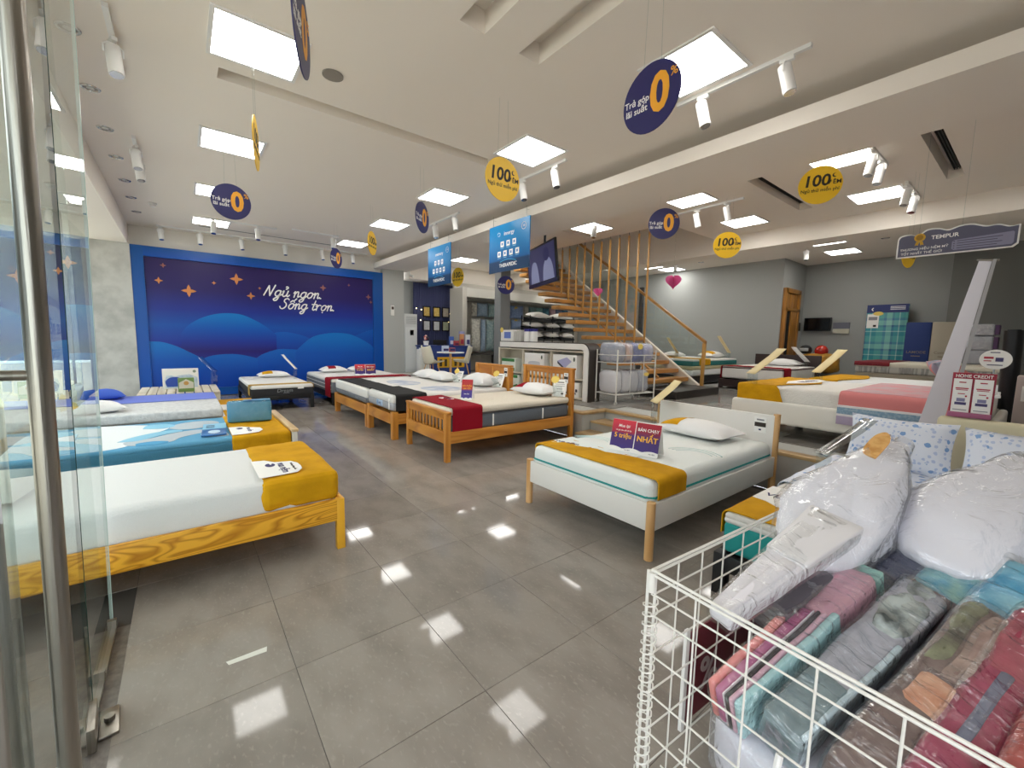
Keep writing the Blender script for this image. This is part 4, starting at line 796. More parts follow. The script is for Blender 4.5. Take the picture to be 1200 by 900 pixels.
# ------------------------------------------------------------------ hanging round signs
def disc(x, y, z, rz, kind, label, d=.40):
    t = thing('hanging_disc', label, 'hanging sign', (x, y, z), (0, 0, rz), 'round hanging promotion signs'); r = d / 2
    G().prism([(r * cos(2 * pi * k / 40), r * sin(2 * pi * k / 40)) for k in range(40)], .006, MY @ Matrix.Translation((0, 0, -.003))).put('board', navy_p if kind == 'n' else yel_p, t, local=True)
    for sx in (-.06, .06): G().cyl((sx, 0, r * .93), (sx * .8, 0, CZ - z), .0018, 5).put('string', acryl, t, local=True)
    for sg in (1, -1):
        R = (pi / 2, 0, 0 if sg > 0 else pi); y_ = -.0035 * sg
        if kind == 'n':
            text('0', r * 1.5, t, (sg * r * .30, y_, 0), R, mat('zero_gold', 'f2a92c', .5), bold=.035, local=True, xs=.85); text('%', r * .36, t, (sg * r * .76, y_, r * .44), R, mat('zero_gold', 'f2a92c', .5), bold=.01, local=True)
            text('Trả góp', r * .27, t, (sg * -r * .5, y_, r * .05), R, txt_w, bold=.012, local=True); text('lãi suất', r * .27, t, (sg * -r * .5, y_, -r * .22), R, txt_w, bold=.012, local=True)
        else:
            text('100', r * .82, t, (sg * -r * .18, y_, r * .2), R, txt_k, bold=.025, shear=.1, local=True); text('ĐÊM', r * .30, t, (sg * r * .64, y_, r * .07), R, txt_k, bold=.02, local=True)
            text('Ngủ thử miễn phí', r * .235, t, (sg * 0, y_, -r * .28), R, txt_k, bold=.012, local=True)
            G().prism([(sg * r * .62 + r * .11 * cos(a), r * .42 + r * .11 * sin(a)) for a in [pi * .35 + k * pi * 1.3 / 8 for k in range(9)]] + [(sg * r * .66 + r * .085 * cos(a), r * .44 + r * .085 * sin(a)) for a in [pi * 1.6 - k * pi * 1.2 / 8 for k in range(9)]], .0006, Matrix.Translation((0, -.0036 if sg > 0 else .003, 0)) @ MY).put('moon_print', txt_k, t, local=True, smooth=False)
    return t
def face(x, y, off=0): return -math.atan2(x, y) + off      # turned towards the doorway
disc(2.32, 1.636, 2.94, face(2.32, 1.64) - .62 + .0, 'n', 'large navy 0% disc hanging in front of the nearest ceiling panel')
disc(2.493, 3.373, 2.98, face(2.49, 3.37) + .62, 'y', 'yellow 100 disc hanging before a white track by the beam')
disc(.538, 6.07, 3.0, face(.54, 6.07) + .15, 'n', 'navy 0% disc hanging before the left lit panels')
disc(.543, 4.04, 2.97, face(.54, 4.04) + 1.47, 'y', 'yellow disc seen edge-on before the second left panel')
disc(.50, 2.24, 2.86, face(.5, 2.24) + 1.40, 'n', 'navy disc seen nearly edge-on beside the nearest left panel')
disc(2.618, 5.34, 3.06, face(2.6, 5.3) + 1.12, 'n', 'narrow-looking navy 0% disc beside the short tracks')
disc(2.684, 7.41, 3.07, face(2.7, 7.4) + 1.2, 'y', 'narrow-looking yellow disc before a lit panel near the mural')
disc(2.56, 9.12, 3.03, face(2.56, 9.1) + 1.0, 'n', 'small far navy 0% disc against the top of the mural')
disc(5.159, 3.333, 3.04, face(5.16, 3.33) + .1, 'n', 'navy 0% disc hanging before the stair rods')
disc(6.779, 3.248, 2.99, face(6.78, 3.25) + .15, 'y', 'yellow 100 disc hanging right of the stairs')
disc(5.56, 1.704, 3.2, face(5.56, 1.7) + .1, 'y', 'yellow 100 disc hanging before the vent slots on the right')
disc(5.756, 7.6, 2.66, face(5.76, 7.6) + .3, 'n', 'small navy 0% disc hanging under the right blue sign')
disc(4.75, 8.0, 2.77, face(4.6, 8.0) - .9, 'y', 'yellow disc half hidden behind the left blue sign')
disc(7.58, 1.25, 2.70, face(7.58, 1.25) + 1.2, 'y', 'yellow disc half hidden behind the grey hanging banner')
# blue product signs under the beam
for (y0, y1, z0, z1, big, lb) in ((5.16, 6.25, 2.60, 3.385, 1, 'large blue hanging sign with seven white icons under the beam, right one'), (7.62, 8.60, 2.57, 3.385, 0, 'blue hanging sign with seven white icons under the beam, left one')):
    yc = (y0 + y1) / 2; t = thing('hanging_board', lb, 'hanging sign', (4.36, yc, z0)); w = y1 - y0; h = z1 - z0
    G().box(4.352, 4.37, y0, y1, z0, z1).put('board', ramp_mat('sign_blue', [(0, '11395f'), (.22, '123a62'), (.26, '0c5f9e'), (1, '1593d6')], rough=.3), t)
    for yy in (y0 + .1, y1 - .1): G().cyl((4.365, yy, z1 - .01), (4.365, yy, 3.56), .003, 6).cyl((4.365, yy, 3.5), (4.425, yy, 3.5), .003, 6).put('string', chrome, t)
    R = (pi / 2, 0, -pi / 2); xx = 4.3505
    text('innergy' if big else 'memory', h * .12, t, (xx, yc - .02, z1 - h * .21), R, txt_w, bold=.006); text('THERAPEDIC', h * .105, t, (xx, yc, z0 + h * .13), R, txt_w, bold=.012)
    g = G(); g.tube([(xx, yc + w * .2 - w * .4 * k / 8, z0 + h * (.185 + .06 * sin(pi * (.15 + .8 * k / 8)))) for k in range(9)], .005, 5).put('logo_swoosh', mat('swoosh_cyan', '35b6ea', .5), t)
    if big: g = G(); g.tube([(xx, yc + w * .24 + .035 * cos(a * .5), z1 - h * .2 + .03 * sin(a * .5)) for a in range(12)], .004, 5).put('logo_ring', txt_w, t)
    g = G(); g.tube([(xx, y0 + w * .13 + .055 * cos(a * pi / 10), z1 - h * .16 + .055 * sin(a * pi / 10)) for a in range(21)], .0035, 5).put('seal_ring', txt_w, t); text('10', .05, t, (xx, y0 + w * .13, z1 - h * .16), R, txt_w)
    for row, n, zc in ((0, 3, z1 - h * .42), (1, 4, z1 - h * .62)):
        for k in range(n):
            yy = yc + (n - 1) * w * .075 - k * w * .15; G().box(xx - .001, xx + .001, yy - w * .042, yy + w * .042, zc - h * .058, zc + h * .058).put('icon', txt_w, t)
            G().box(xx - .0016, xx, yy - w * .015, yy + w * .017, zc - h * .025, zc + h * .03).put('icon_mark', mat('icon_blue', '2a77b4', .5), t); G().box(xx - .001, xx, yy - w * .04, yy + w * .04, zc - h * .09, zc - h * .078).put('caption', mat('caption_blue', '8cc4e6', .5), t)
# television on a ceiling pole
def basis(o, ux, uz):
    ux = Vector(ux).normalized(); uz = Vector(uz); uz = (uz - ux * uz.dot(ux)).normalized(); uy = uz.cross(ux)
    return Matrix(((ux.x, uy.x, uz.x, o[0]), (ux.y, uy.y, uz.y, o[1]), (ux.z, uy.z, uz.z, o[2]), (0, 0, 0, 1)))
t = thing('television', 'flat television hung on a black ceiling pole by the stairs, screen lit', 'television', (5.67, 6.35, 2.5))
Mt = basis((5.67, 6.35, 2.93), (-.30, -.954, .02), (-.10, .03, 1)) @ Matrix.Scale(1.55, 4, (1, 0, 0)) @ Matrix.Scale(1.40, 4, (0, 0, 1))
def loc(M): return M.copy()
g = G(); g.box(-.43, .43, -.0, .045, -.28, .28, bev=.01, M=Mt).put('body', black, t)
scr = emis('screen', '2c2b4e', .35); G().box(-.40, .40, -.003, 0, -.225, .25, M=Mt).put('screen', scr, t)
G().box(-.43, .43, -.004, 0, -.28, -.235, M=Mt).put('lower_bezel', mat('bezel_navy', '19184a', .3), t)
pm = emis('screen_pale', '6f7390', .35); MTs = Mt @ Matrix.Translation((0, -.0035, 0)) @ MY
for sx, w_ in ((-.2, .13), (.2, .16)):
    G().prism(smooth_pts([(sx - w_, -.225), (sx - w_ * .8, -.05), (sx - .05, .06), (sx + .05, .06), (sx + w_ * .8, -.05), (sx + w_, -.225)]), .001, MTs).put('screen_figure', pm, t, smooth=False)
G().prism([(.17 + .085 * cos(k * pi / 8), .12 + .09 * sin(k * pi / 8)) for k in range(16)], .001, MTs, z0=.0005).put('screen_figure', emis('screen_dark', '1f1e4a', .3), t, smooth=False)
G().cyl((5.74, 6.33, 2.9), (5.74, 6.33, CZ), .025, 12).put('ceiling_pole', black, t)
# pink paper hearts
def heart(x, y, z, label, s=.2):
    t = thing('paper_heart', label, 'decoration', (x, y, z), (0, 0, face(x, y)), 'pink paper hearts'); pts = [(s * .5 * 16 * sin(a) ** 3 / 16, s * .5 * (13 * cos(a) - 5 * cos(2 * a) - 2 * cos(3 * a) - cos(4 * a)) / 16) for a in [k * 2 * pi / 32 for k in range(32)]]
    for k in range(4): G().prism(pts, .004, Matrix.Rotation(k * pi / 4 + .2, 4, 'Z') @ MY).put('heart_leaf', mat('heart_pink', 'd0578f', .6), t, local=True, smooth=False)
    G().cyl((0, 0, s * .25), (0, 0, (3.39 if 9.2 < x < 9.75 else CZ) - z), .0018, 5).put('string', acryl, t, local=True)
heart(7.58, 4.62, 2.64, 'pink paper heart hanging against the long grey wall', .30); heart(6.02, 6.95, 2.68, 'pink paper heart hanging beside the small navy disc', .24); heart(7.09, 6.08, 2.51, 'pink paper heart seen between the stair rods', .2)
# grey hanging banner
t = thing('hanging_banner', 'grey hanging banner with wavy top and gold medal reading TEMPUR', 'hanging sign', (5.98, .67, 2.4)); x_ = 6.0
out = [(0, .0)] + smooth_pts([(.0, .19), (.02, .225), (.09, .235), (.15, .215), (.22, .265), (.30, .262), (.37, .235), (.45, .262), (.53, .262), (.62, .225), (.70, .225), (.77, .195), (.83, .20)]) + [(.83, .03), (.80, .0)]
MB_ = Matrix(((0, 0, -1, x_), (-1, 0, 0, 1.085), (0, 1, 0, 2.385), (0, 0, 0, 1)))
def sc(p, f): cx, cy = .415, .12; return [(cx + (a - cx) * f, cy + (b - cy) * (f * .96 + (0 if f == 1 else -.03))) for a, b in p]
G().prism(out, .012, MB_).put('board', paper, t, smooth=False); G().prism(sc(out, .972), .002, MB_, z0=.012).put('grey_print', mat('banner_grey', '5b5a70', .5), t, smooth=False)
RB = (pi / 2, 0, -pi / 2)
def bt(b, s, x, z, m=txt_w, bo=.015, al='CENTER'): text(b, s, t, (x_ - .0145, 1.085 - x, 2.385 + z), RB, m, bold=bo, align=al)
bt('TEMPUR', .052, .35, .175, bo=.02); bt('THƯƠNG HIỆU NỆM MỸ', .032, .205, .078, bo=.006); bt('TỐT NHẤT THẾ GIỚI', .032, .19, .036, bo=.006)
G().prism([(.42, .03), (.79, .03), (.80, .045), (.80, .135), (.79, .145), (.42, .125), (.405, .11), (.405, .045)], .001, MB_, z0=.0141).put('text_panel', mat('banner_panel', '8a88a2', .5), t, smooth=False)
for k in range(4): G().prism([(.44, .043 + k * .022), (.70 + .03 * (k % 2), .043 + k * .023), (.70 + .03 * (k % 2), .05 + k * .023), (.44, .05 + k * .022)], .0006, MB_, z0=.0152).put('print_line', mat('banner_line', '55536a', .5), t, smooth=False); G().prism([(.42 + .006 * cos(a), .047 + k * .022 + .006 * sin(a)) for a in range(6)], .0006, MB_, z0=.0152).put('bullet', mat('banner_line', '55536a', .5), t, smooth=False)
gm = mat('medal_gold', 'c79a2d', .35, .3); G().prism([(.17 + .042 * cos(a * pi / 12), .188 + .040 * sin(a * pi / 12)) for a in range(24)], .008, MB_, z0=.0141).put('medal', gm, t); G().prism([(.17 + .028 * cos(a * pi / 12), .188 + .027 * sin(a * pi / 12)) for a in range(24)], .004, MB_, z0=.0221).put('medal_centre', mat('medal_dark', '9c7420', .4, .3), t)
for s_ in (-1, 1): G().prism([(.17, .15), (.17 + s_ * .025, .148), (.17 + s_ * .033, .112), (.17 + s_ * .02, .118), (.17 + s_ * .01, .110)], .004, MB_, z0=.0141).put('medal_ribbon', gm, t, smooth=False)
for x in (.16, .46): G().cyl((x_, 1.085 - x, 2.385 + .22), (x_, 1.085 - x, CZ), .002, 5).put('string', acryl, t)

# ------------------------------------------------------------------ staircase
tread_m = wood('stair_oak', 'c08a45', 'a8743a', 'x', 2, .4, .3, 4); rail_m = wood('rail_oak', 'b98745', 'a0713a', 'y', 2, .4, .3, 4); rod_m = wood('rod_oak', 'c4944f', 'b08040', 'z', 2, .4, .2, 4)
sx0, sx1 = 6.86, 8.68
st = thing('staircase', 'open wooden staircase with hanging rods and a white stringer rising behind the display shelf', 'staircase', (7.77, 4.6, PZ))
G().box(7.15, 8.78, 4.16, 4.95, PZ, .55, bev=.004).put('plinth', mat('plinth_dark', '2a2522', .35), st)
RUN, RISE = .243, .172
NT = 18
for k in range(NT):
    y = 4.79 + RUN * k; z = .71 + RISE * k
    G().box(sx0, sx1, y, y + .30, z - .08, z, bev=.004).put('tread', tread_m, st)
for k in range(1, 13):
    y = 4.79 + RUN * k + .06; zb = .71 + RISE * k
    if zb > 3.6: continue
    r = G().box(7.395, 7.43, y - .015, y + .015, zb, CZ - .06, bev=.002).put('hanging_rod', rod_m, st); G().cyl((7.41, y, CZ - .065), (7.41, y, CZ + .02), .008, 8).put('rod_bracket', black, r)
sl = (RISE / RUN)
MS = Matrix(((0, 0, 1, 0), (1, 0, 0, 0), (0, 1, 0, 0), (0, 0, 0, 1)))      # local xy -> world yz, extrusion along x
def yz(pts, x0, x1, nm, m, par, **k): return G().prism(pts, x1 - x0, MS, z0=x0).put(nm, m, par, smooth=False, **k)
ys_, ye = 4.55, 9.1
yz([(ys_, .55), (ye, .55 + (ye - ys_) * sl), (ye, .55 + (ye - ys_) * sl - .28), (ys_ + .36, .55)], 8.69, 8.74, 'stringer', mat('stringer_white', 'd8d2c6', .6), st)
yz([(ys_, .53), (ys_, .56), (ye, .58 + (ye - ys_) * sl), (ye, .55 + (ye - ys_) * sl)], 8.68, 8.75, 'stringer_edge', mat('stringer_edge', 'efe9dc', .5), st)
G().box(8.68, 8.74, 4.47, 4.53, .55, 1.46, bev=.003).put('newel_post', rod_m, st)
yz([(4.47, 1.44), (4.47, 1.50), (8.6, 1.50 + 4.13 * sl), (8.6, 1.44 + 4.13 * sl)], 8.675, 8.745, 'handrail', rail_m, st)
yz([(4.53, .62), (4.53, 1.44), (8.6, 1.44 + 4.07 * sl), (8.6, .62 + 4.07 * sl)], 8.705, 8.715, 'glass_balustrade', film('balustrade_glass', 'f4f8f7', .03, .0, 0, ior=1.35), st)
yz([(4.95, .75), (4.95, .71), (9.1, .71 + 4.15 * sl), (9.1, .95 + 4.15 * sl - .2)], 7.75, 7.80, 'inner_stringer', rail_m, st)

# ------------------------------------------------------------------ display shelf (white frame) with boxed pillows
bc = thing('display_shelf', 'cream cubby shelf unit framed by a white and dark band with rounded corner', 'shelf', (5.65, 6.2, PZ))
def arch(y0, y1, z0, z1, w, r):      # frame: right leg at y0, top to y1
    o = [(y0, z0)] + [(y0 + r - r * cos(k * pi / 16), z1 - r + r * sin(k * pi / 16)) for k in range(9)] + [(y1, z1), (y1, z1 - w)]
    ri = max(.02, r - w); i = [(y0 + w + ri - ri * cos(k * pi / 16), z1 - w - ri + ri * sin(k * pi / 16)) for k in range(8, -1, -1)] + [(y0 + w, z0)]
    return o + i
yz(arch(4.86, 7.42, PZ, 1.405, .105, .17), 5.485, 5.50, 'frame_band', wht, bc); yz(arch(4.845, 7.43, PZ, 1.42, .125, .18), 5.50, 5.80, 'frame_shell', mat('shelf_dark', '3a322d', .4), bc)
crm = mat('shelf_cream', 'cfc6b4', .55)
ys = [4.985, 5.83, 6.67, 7.47]
G().box(5.52, 5.81, 4.985, 7.47, PZ + .02, 1.295).put('back_panel', crm, bc) if False else G().box(5.80, 5.815, 4.985, 7.47, PZ, 1.29).put('back_panel', crm, bc)
for y in ys: G().box(5.515, 5.80, y - .02, y + .02, PZ, 1.27, bev=.003).put('divider', crm, bc)
for z in (PZ + .03, .77, 1.27): G().box(5.51, 5.80, 4.985, 7.47, z - .02, z + .005, bev=.003).put('shelf_board', crm, bc)
G().box(5.50, 5.52, 7.43, 7.49, PZ, 1.285, bev=.003).put('end_panel', crm, bc)
def sbox(y0, y1, z0, h, label, m, art=None, x0=5.53, x1=5.76, cat='box', name='product_box'):
    t = thing(name, label, cat, ((x0 + x1) / 2, (y0 + y1) / 2, z0)); G().box(x0, x1, y0, y1, z0, z0 + h, bev=.003).put('carton', m, t)
    if art: art(t, x0 - .001, (y0 + y1) / 2, z0, y1 - y0, h)
    return t
MX = Matrix(((0, 0, -1, 0), (-1, 0, 0, 0), (0, 1, 0, 0), (0, 0, 0, 1)))   # local x -> -y, local y -> z, extrusion -> -x
def pl_x(pts, x, nm, m, par): return G().prism(pts, .0015, Matrix.Translation((x, 0, 0)) @ MX).put(nm, m, par, smooth=False)
def rel(y, z, w, h, pts): return [(-y + w * (a), z + h * b) for a, b in pts]
lav = mat('print_lavender', 'b4b4d8', .5); dk = mat('print_dark', '3c3a44', .5); grn = mat('print_green', '2f7a35', .5)
def art_a(t, x, y, z, w, h):
    pl_x(rel(y, z, w, h, smooth_pts([(-.28, .42), (-.3, .55), (-.1, .62), (.25, .6), (.3, .5), (.3, .42)])), x, 'picture_pillow', mat('print_pillow', 'c9ccd2', .5), t); pl_x(rel(y, z, w, h, [(-.28, .36), (.3, .36), (.3, .43), (-.28, .43)]), x, 'picture_shadow', dk, t)
    pl_x([(-y + w * .38 + .022 * cos(k * pi / 8), z + h * .82 + .04 * sin(k * pi / 8)) for k in range(16)], x, 'seal', mat('seal_green', '4d5a48', .5), t); pl_x(rel(y, z, w, h, [(-.42, .16), (.0, .16), (.0, .2), (-.42, .2)]), x, 'print_line', mat('ink_olive', '8b8a4a', .6), t)
def art_b(t, x, y, z, w, h):
    pl_x(rel(y, z, w, h, [(-.3, .72), (.1, .9), (.3, .72), (.02, .42)]), x, 'picture_pillow', lav, t); pl_x(rel(y, z, w, h, [(-.3, .72), (.02, .42), (-.02, .36), (-.3, .62)]), x, 'picture_side', dk, t)
    pl_x([(-y + w * .4 + .022 * cos(k * pi / 8), z + h * .82 + .04 * sin(k * pi / 8)) for k in range(16)], x, 'seal', mat('seal_green', '4d5a48', .5), t); pl_x(rel(y, z, w, h, [(-.42, .28), (.0, .28), (.0, .32), (-.42, .32)]), x, 'print_line', mat('ink_olive', '8b8a4a', .6), t)
def art_g(t, x, y, z, w, h):
    pl_x(rel(y, z, w, h, [(-.5, .75), (.42, .75), (.42, .98), (-.5, .98)]), x, 'green_band', grn, t); pl_x(rel(y, z, w, h, smooth_pts([(-.5, .05), (-.45, .25), (0, .1), (.4, .3), (.42, .05)])), x, 'green_wave', grn, t); pl_x(rel(y, z, w, h, smooth_pts([(-.4, .45), (-.1, .6), (.3, .4), (.1, .2), (-.3, .3), (-.4, .45)])), x, 'picture', mat('print_pale', 'd6dccf', .5), t)
def art_c(t, x, y, z, w, h):
    pl_x(rel(y, z, w, h, [(-.3, .2), (.35, .2), (.35, .32), (-.3, .32)]), x, 'print_line', mat('ink_grey', '8a8a90', .6), t); pl_x(rel(y, z, w, h, [(.3, .36), (.42, .36), (.42, .56), (.3, .56)]), x, 'print_block', dk, t)
sbox(5.17, 5.78, .775, .42, 'white box with lavender pillow picture, upper right cubby', paper, art_b); sbox(6.03, 6.62, .775, .42, 'white box with grey pillow picture, upper middle cubby', paper, art_a)
sbox(6.92, 7.40, .775, .28, 'green banded box in the upper left cubby', mat('box_white_green', 'dfe6dc', .5), art_g); sbox(6.80, 7.35, .437, .28, 'green and white box in the lower left cubby', mat('box_white_green', 'dfe6dc', .5), art_g)
sbox(5.10, 5.50, .437, .27, 'white box in the lower right cubby', paper, art_c); sbox(5.95, 6.5, .437, .26, 'white box in the lower middle cubby', paper, art_c)
def art_d(t, x, y, z, w, h): pl_x(rel(y, z, w, h, [(-.22, .25), (.3, .25), (.3, .82), (-.22, .82)]), x, 'blue_square', mat('print_blue_square', '6f86cf', .5), t)
sbox(7.0, 7.44, 1.42, .24, 'white box with blue square on top of the display shelf', paper, art_d, 5.52, 5.74)
for k in range(3): sbox(6.76 + k * .075, 6.825 + k * .075, 1.42, .23 - .01 * k, 'slim grey carton on the display shelf, %s beside the white box' % ('third', 'second', 'first')[k], mat('carton_grey', 'c4c2bd', .6), None, 5.53, 5.73)
for k, y in enumerate((6.64, 6.45)):
    t = thing('tube_pack', 'white cylinder pack with blue lid on the display shelf, %s' % ('left one', 'right one')[k], 'pack', (5.62, y, 1.42), group='white cylinder packs on the shelf'); G().cyl((0, 0, 0), (0, 0, .22), .075, 22).put('tube', paper, t, local=True); G().cyl((0, 0, .205), (0, 0, .255), .079, 22).put('lid', mat('lid_blue', '2b2a86', .4), t, local=True)
t = thing('yellow_tag', 'small yellow burst tag on the white box with blue square', 'tag', (5.50, 7.40, 1.6)); G().prism([(.05 * (1 + .18 * (k % 2)) * cos(k * pi / 9), .05 * (1 + .18 * (k % 2)) * sin(k * pi / 9)) for k in range(18)], .004, Matrix.Translation((5.512, 7.40, 1.66)) @ Matrix(((0, 0, 1, 0), (-1, 0, 0, 0), (0, 1, 0, 0), (0, 0, 0, 1)))).put('burst', mat('burst_yellow', 'f0d46a', .5), t)

# ------------------------------------------------------------------ wheeled wire rack with bagged bedding
wire_w = mat('wire_white', 'e8e6df', .35)
rk = thing('wire_rack', 'white two-shelf wire rack on castors holding bagged bedding', 'rack', (6.13, 4.55, PZ), (0, 0, radians(-6)))
for x in (-.47, .47):
    for y in (-.24, .24): G().cyl((x, y, .05), (x, y, .92), .012, 10).put('post', wire_w, rk, local=True); G().cyl((x - .012, y, .028), (x + .012, y, .028), .028, 14).put('castor', mat('castor_grey', 'a9a7a2', .4), rk, local=True)
for z in (.17, .70, .83):
    for y in (-.24, .24): G().cyl((-.47, y, z), (.47, y, z), .007, 8).put('rail', wire_w, rk, local=True)
    for x in (-.47, .47): G().cyl((x, -.24, z), (x, .24, z), .007, 8).put('rail', wire_w, rk, local=True)
    if z < .8:
        for k in range(1, 8): G().cyl((-.47, -.24 + k * .06, z), (.47, -.24 + k * .06, z), .004, 6).put('shelf_wire', wire_w, rk, local=True)
for x in (-.15, .17): G().cyl((x, -.245, .17), (x, -.245, .83), .007, 8).put('upright', wire_w, rk, local=True)
bag = film('plastic_bag', 'fcfcfe', .10, .12, .7, 16, haze=.10); bagw = film('plastic_bag_milky', 'f8f9fc', .12, .15, .7, 16, haze=.18)
def lump(label, c, d, m, rot=(0, 0, 0), cover=bag, amp=.12, name='bedding_pack', cat='bedding', parent=None, group=None, seed=1, sq=.5, extra=None, ruck=1, taper=0):
    """soft rounded pack (superellipsoid with creases) inside a clear bag"""
    t = thing(name, label, cat, c, rot, group)
    def f(sc, a_):
        g = G(); n = 26
        def sp(v, p): return math.copysign(abs(v) ** p, v)
        def fn(u, v):
            th = 2 * pi * u; ph = pi * (v - .5)
            p = Vector((sp(cos(ph), sq) * sp(cos(th), sq), sp(cos(ph), sq) * sp(sin(th), sq), sp(sin(ph), sq)))
            w = 1 + a_ * noise.noise(p * 1.7 + Vector((seed * 3.3, 0, 0))) + a_ * .5 * noise.noise(p * 4.5 * ruck + Vector((0, seed, 0)))
            k_ = 1 - taper * max(0, p.x + .15)
            return Vector((p.x * d[0] / 2, p.y * d[1] / 2 * k_, p.z * d[2] / 2 * k_)) * w * sc
        g.sheet(fn, n, 16, wrapu=True); bmesh.ops.remove_doubles(g.bm, verts=g.bm.verts, dist=1e-4); return g
    f(1, amp).put('bedding', m, t, local=True, sharp=80)
    if cover: f(1.05, amp * 1.5).put('plastic_bag', cover, t, local=True, sharp=80)
    if extra: extra(t)
    return t
def wpos(x, y, z): a = radians(-6); return (6.13 + x * cos(a) - y * sin(a), 4.55 + x * sin(a) + y * cos(a), PZ + z)
qw = mat('duvet_white', 'dcdcde', .8, bump=.4, bscale=25); nv = mat('duvet_navy', '3c4a72', .8, bump=.3, bscale=25)
rz6 = (0, 0, radians(-6))
for k, (x, w, m, l) in enumerate(((-.38, .17, qw, 'white bagged duvet with navy edge, first on the lower rack shelf'), (-.19, .2, qw, 'white bagged duvet, second on the lower rack shelf'), (.02, .2, mat('duvet_pearl', 'c9cace', .8, bump=.4, bscale=25), 'pearl grey bagged duvet, third on the lower rack shelf'), (.25, .25, mat('duvet_silver', 'b7b9c2', .8, bump=.4, bscale=25), 'silver bagged duvet with yellow tag, last on the lower rack shelf'))):
    lump(l, wpos(x, 0, .375), (w, .42, .38), m, rz6, bag, .07, seed=k + 2, sq=.4)
for k, (x, w, m, l) in enumerate(((-.36, .22, mat('bed_slate_pink', 'a7a7b2', .8, mix='8c93a6', mscale=12, bump=.3), 'grey bagged bedding, first on the upper rack shelf'), (-.17, .19, mat('bed_peach', 'd5a98f', .8, mix='b9b0bd', mscale=10, bump=.3), 'peach patterned bagged bedding on the upper rack shelf'), (.06, .26, mat('bed_royal', '5063ab', .8, mix='b9a9b6', mscale=9, mfac=(.55, .7), bump=.3), 'royal blue patterned bagged bedding with yellow tag on the upper shelf'), (.33, .26, mat('bed_lilac', '9d9fc4', .8, mix='c9c5cc', mscale=8, bump=.3), 'lilac bagged bedding, last on the upper rack shelf'))):
    lump(l, wpos(x, 0, .87), (w, .46, .32), m, rz6, bagw, .08, seed=k + 7, sq=.45)
t = thing('yellow_tag', 'yellow paper tag on the royal blue bagged bedding', 'tag', wpos(.03, -.27, .98), rz6); G().prism([(.055 * (1 + .18 * (k % 2)) * cos(k * pi / 9), .045 * (1 + .18 * (k % 2)) * sin(k * pi / 9)) for k in range(18)], .004, MY).put('burst', mat('burst_yellow', 'f0d46a', .5), t, local=True)
t = thing('yellow_tag', 'yellow paper tag on the silver bagged duvet', 'tag', wpos(.24, -.25, .50), rz6); G().prism([(.06 * (1 + .18 * (k % 2)) * cos(k * pi / 9), .03 * (1 + .18 * (k % 2)) * sin(k * pi / 9)) for k in range(18)], .004, MY).put('burst', mat('burst_yellow', 'f0d46a', .5), t, local=True)

# ------------------------------------------------------------------ reception corner
cu = thing('curtain', 'navy pleated curtain hung behind the framed certificates', 'curtain', (6.4, 12.3, PZ))
g = G(); A = g.sheet(lambda u, v: Vector((5.72 + 1.38 * u, 12.3 + .035 * sin(u * 2 * pi * 17) + .01 * sin(u * 90), PZ + .01 + 2.75 * v)), 170, 2); o = g.put('cloth', mat('curtain_navy', '4b5077', .85, bump=.1), cu, sharp=80); sm = o.modifiers.new('thickness', 'SOLIDIFY'); sm.thickness = .006
G().cyl((5.70, 12.3, 3.17), (7.12, 12.3, 3.17), .014, 10).put('curtain_rod', steel, cu)
cert_y = mat('cert_yellow', 'c9a649', .5, mix='dcc27a', mscale=20); cert_w = mat('cert_white', 'cfd0cf', .5, mix='bfc0c2', mscale=20); cert_r = mat('cert_cream', 'd6cdb8', .5, mix='c9b9a6', mscale=20)
for r_, z in enumerate((2.28, 1.84)):
    for k, x in enumerate((6.14, 6.49, 6.82)):
        m = [[cert_y, cert_y, cert_r], [cert_w, cert_w, mat('cert_green', 'c6cbb0', .5, mix='b2b99a', mscale=20)]][r_][k]
        t = thing('framed_certificate', '%s framed certificate, %s row, %s on the navy curtain' % (('yellow', 'yellow', 'cream')[k] if r_ == 0 else ('white', 'pale grey', 'pale green')[k], ('upper', 'lower')[r_], ('left', 'middle', 'right')[k]), 'certificate', (x, 12.24, z - .16), group='framed certificates on the curtain')
        g = G(); 
        for a in (-1, 1): g.box(x + a * .115 - .016, x + a * .115 + .016, 12.225, 12.25, z - .165, z + .165); g.box(x - .13, x + .13, 12.225, 12.25, z + a * .15 - .016, z + a * .15 + .016)
        g.put('frame', mat('frame_black', '191518', .4), t); G().box(x - .1, x + .1, 12.238, 12.246, z - .135, z + .135).put('paper', m, t)
lamp = emis('fairy_light', 'ffe9a6', 3)
fs = thing('fairy_light_string', 'string of tiny yellow bulbs looped over the navy curtain', 'lights', (6.4, 12.24, 1.8)); FB = ((5.79, 2.13), (5.79, 2.36), (5.96, 2.33), (5.93, 2.0), (6.93, 1.98), (7.02, 1.85), (7.08, 2.13), (6.99, 2.25))
G().tube([(x, 12.25, z) for x, z in smooth_pts(list(FB), 5)], .003, 5).put('wire', mat('wire_dark', '2a2a3a', .5), fs)
for x, z in FB: G().lathe([(0, -.02), (.018, -.008), (.018, .008), (0, .02)], 10, (x, 12.24, z)).put('bulb', lamp, fs)
ac = thing('floor_air_conditioner', 'tall white floor-standing air conditioner beside the mural pillar', 'air conditioner', (5.39, 12.1, PZ)); G().box(5.28, 5.68, 11.95, 12.2, PZ, 2.16, bev=.012).put('cabinet', mat('ac_white', 'd3d5d3', .4), ac)
for k in range(6): G().box(5.32, 5.64, 11.94, 11.955, 1.86 + k * .04, 1.88 + k * .04).put('louvre', mat('ac_grey', 'b4b7b6', .4), ac)
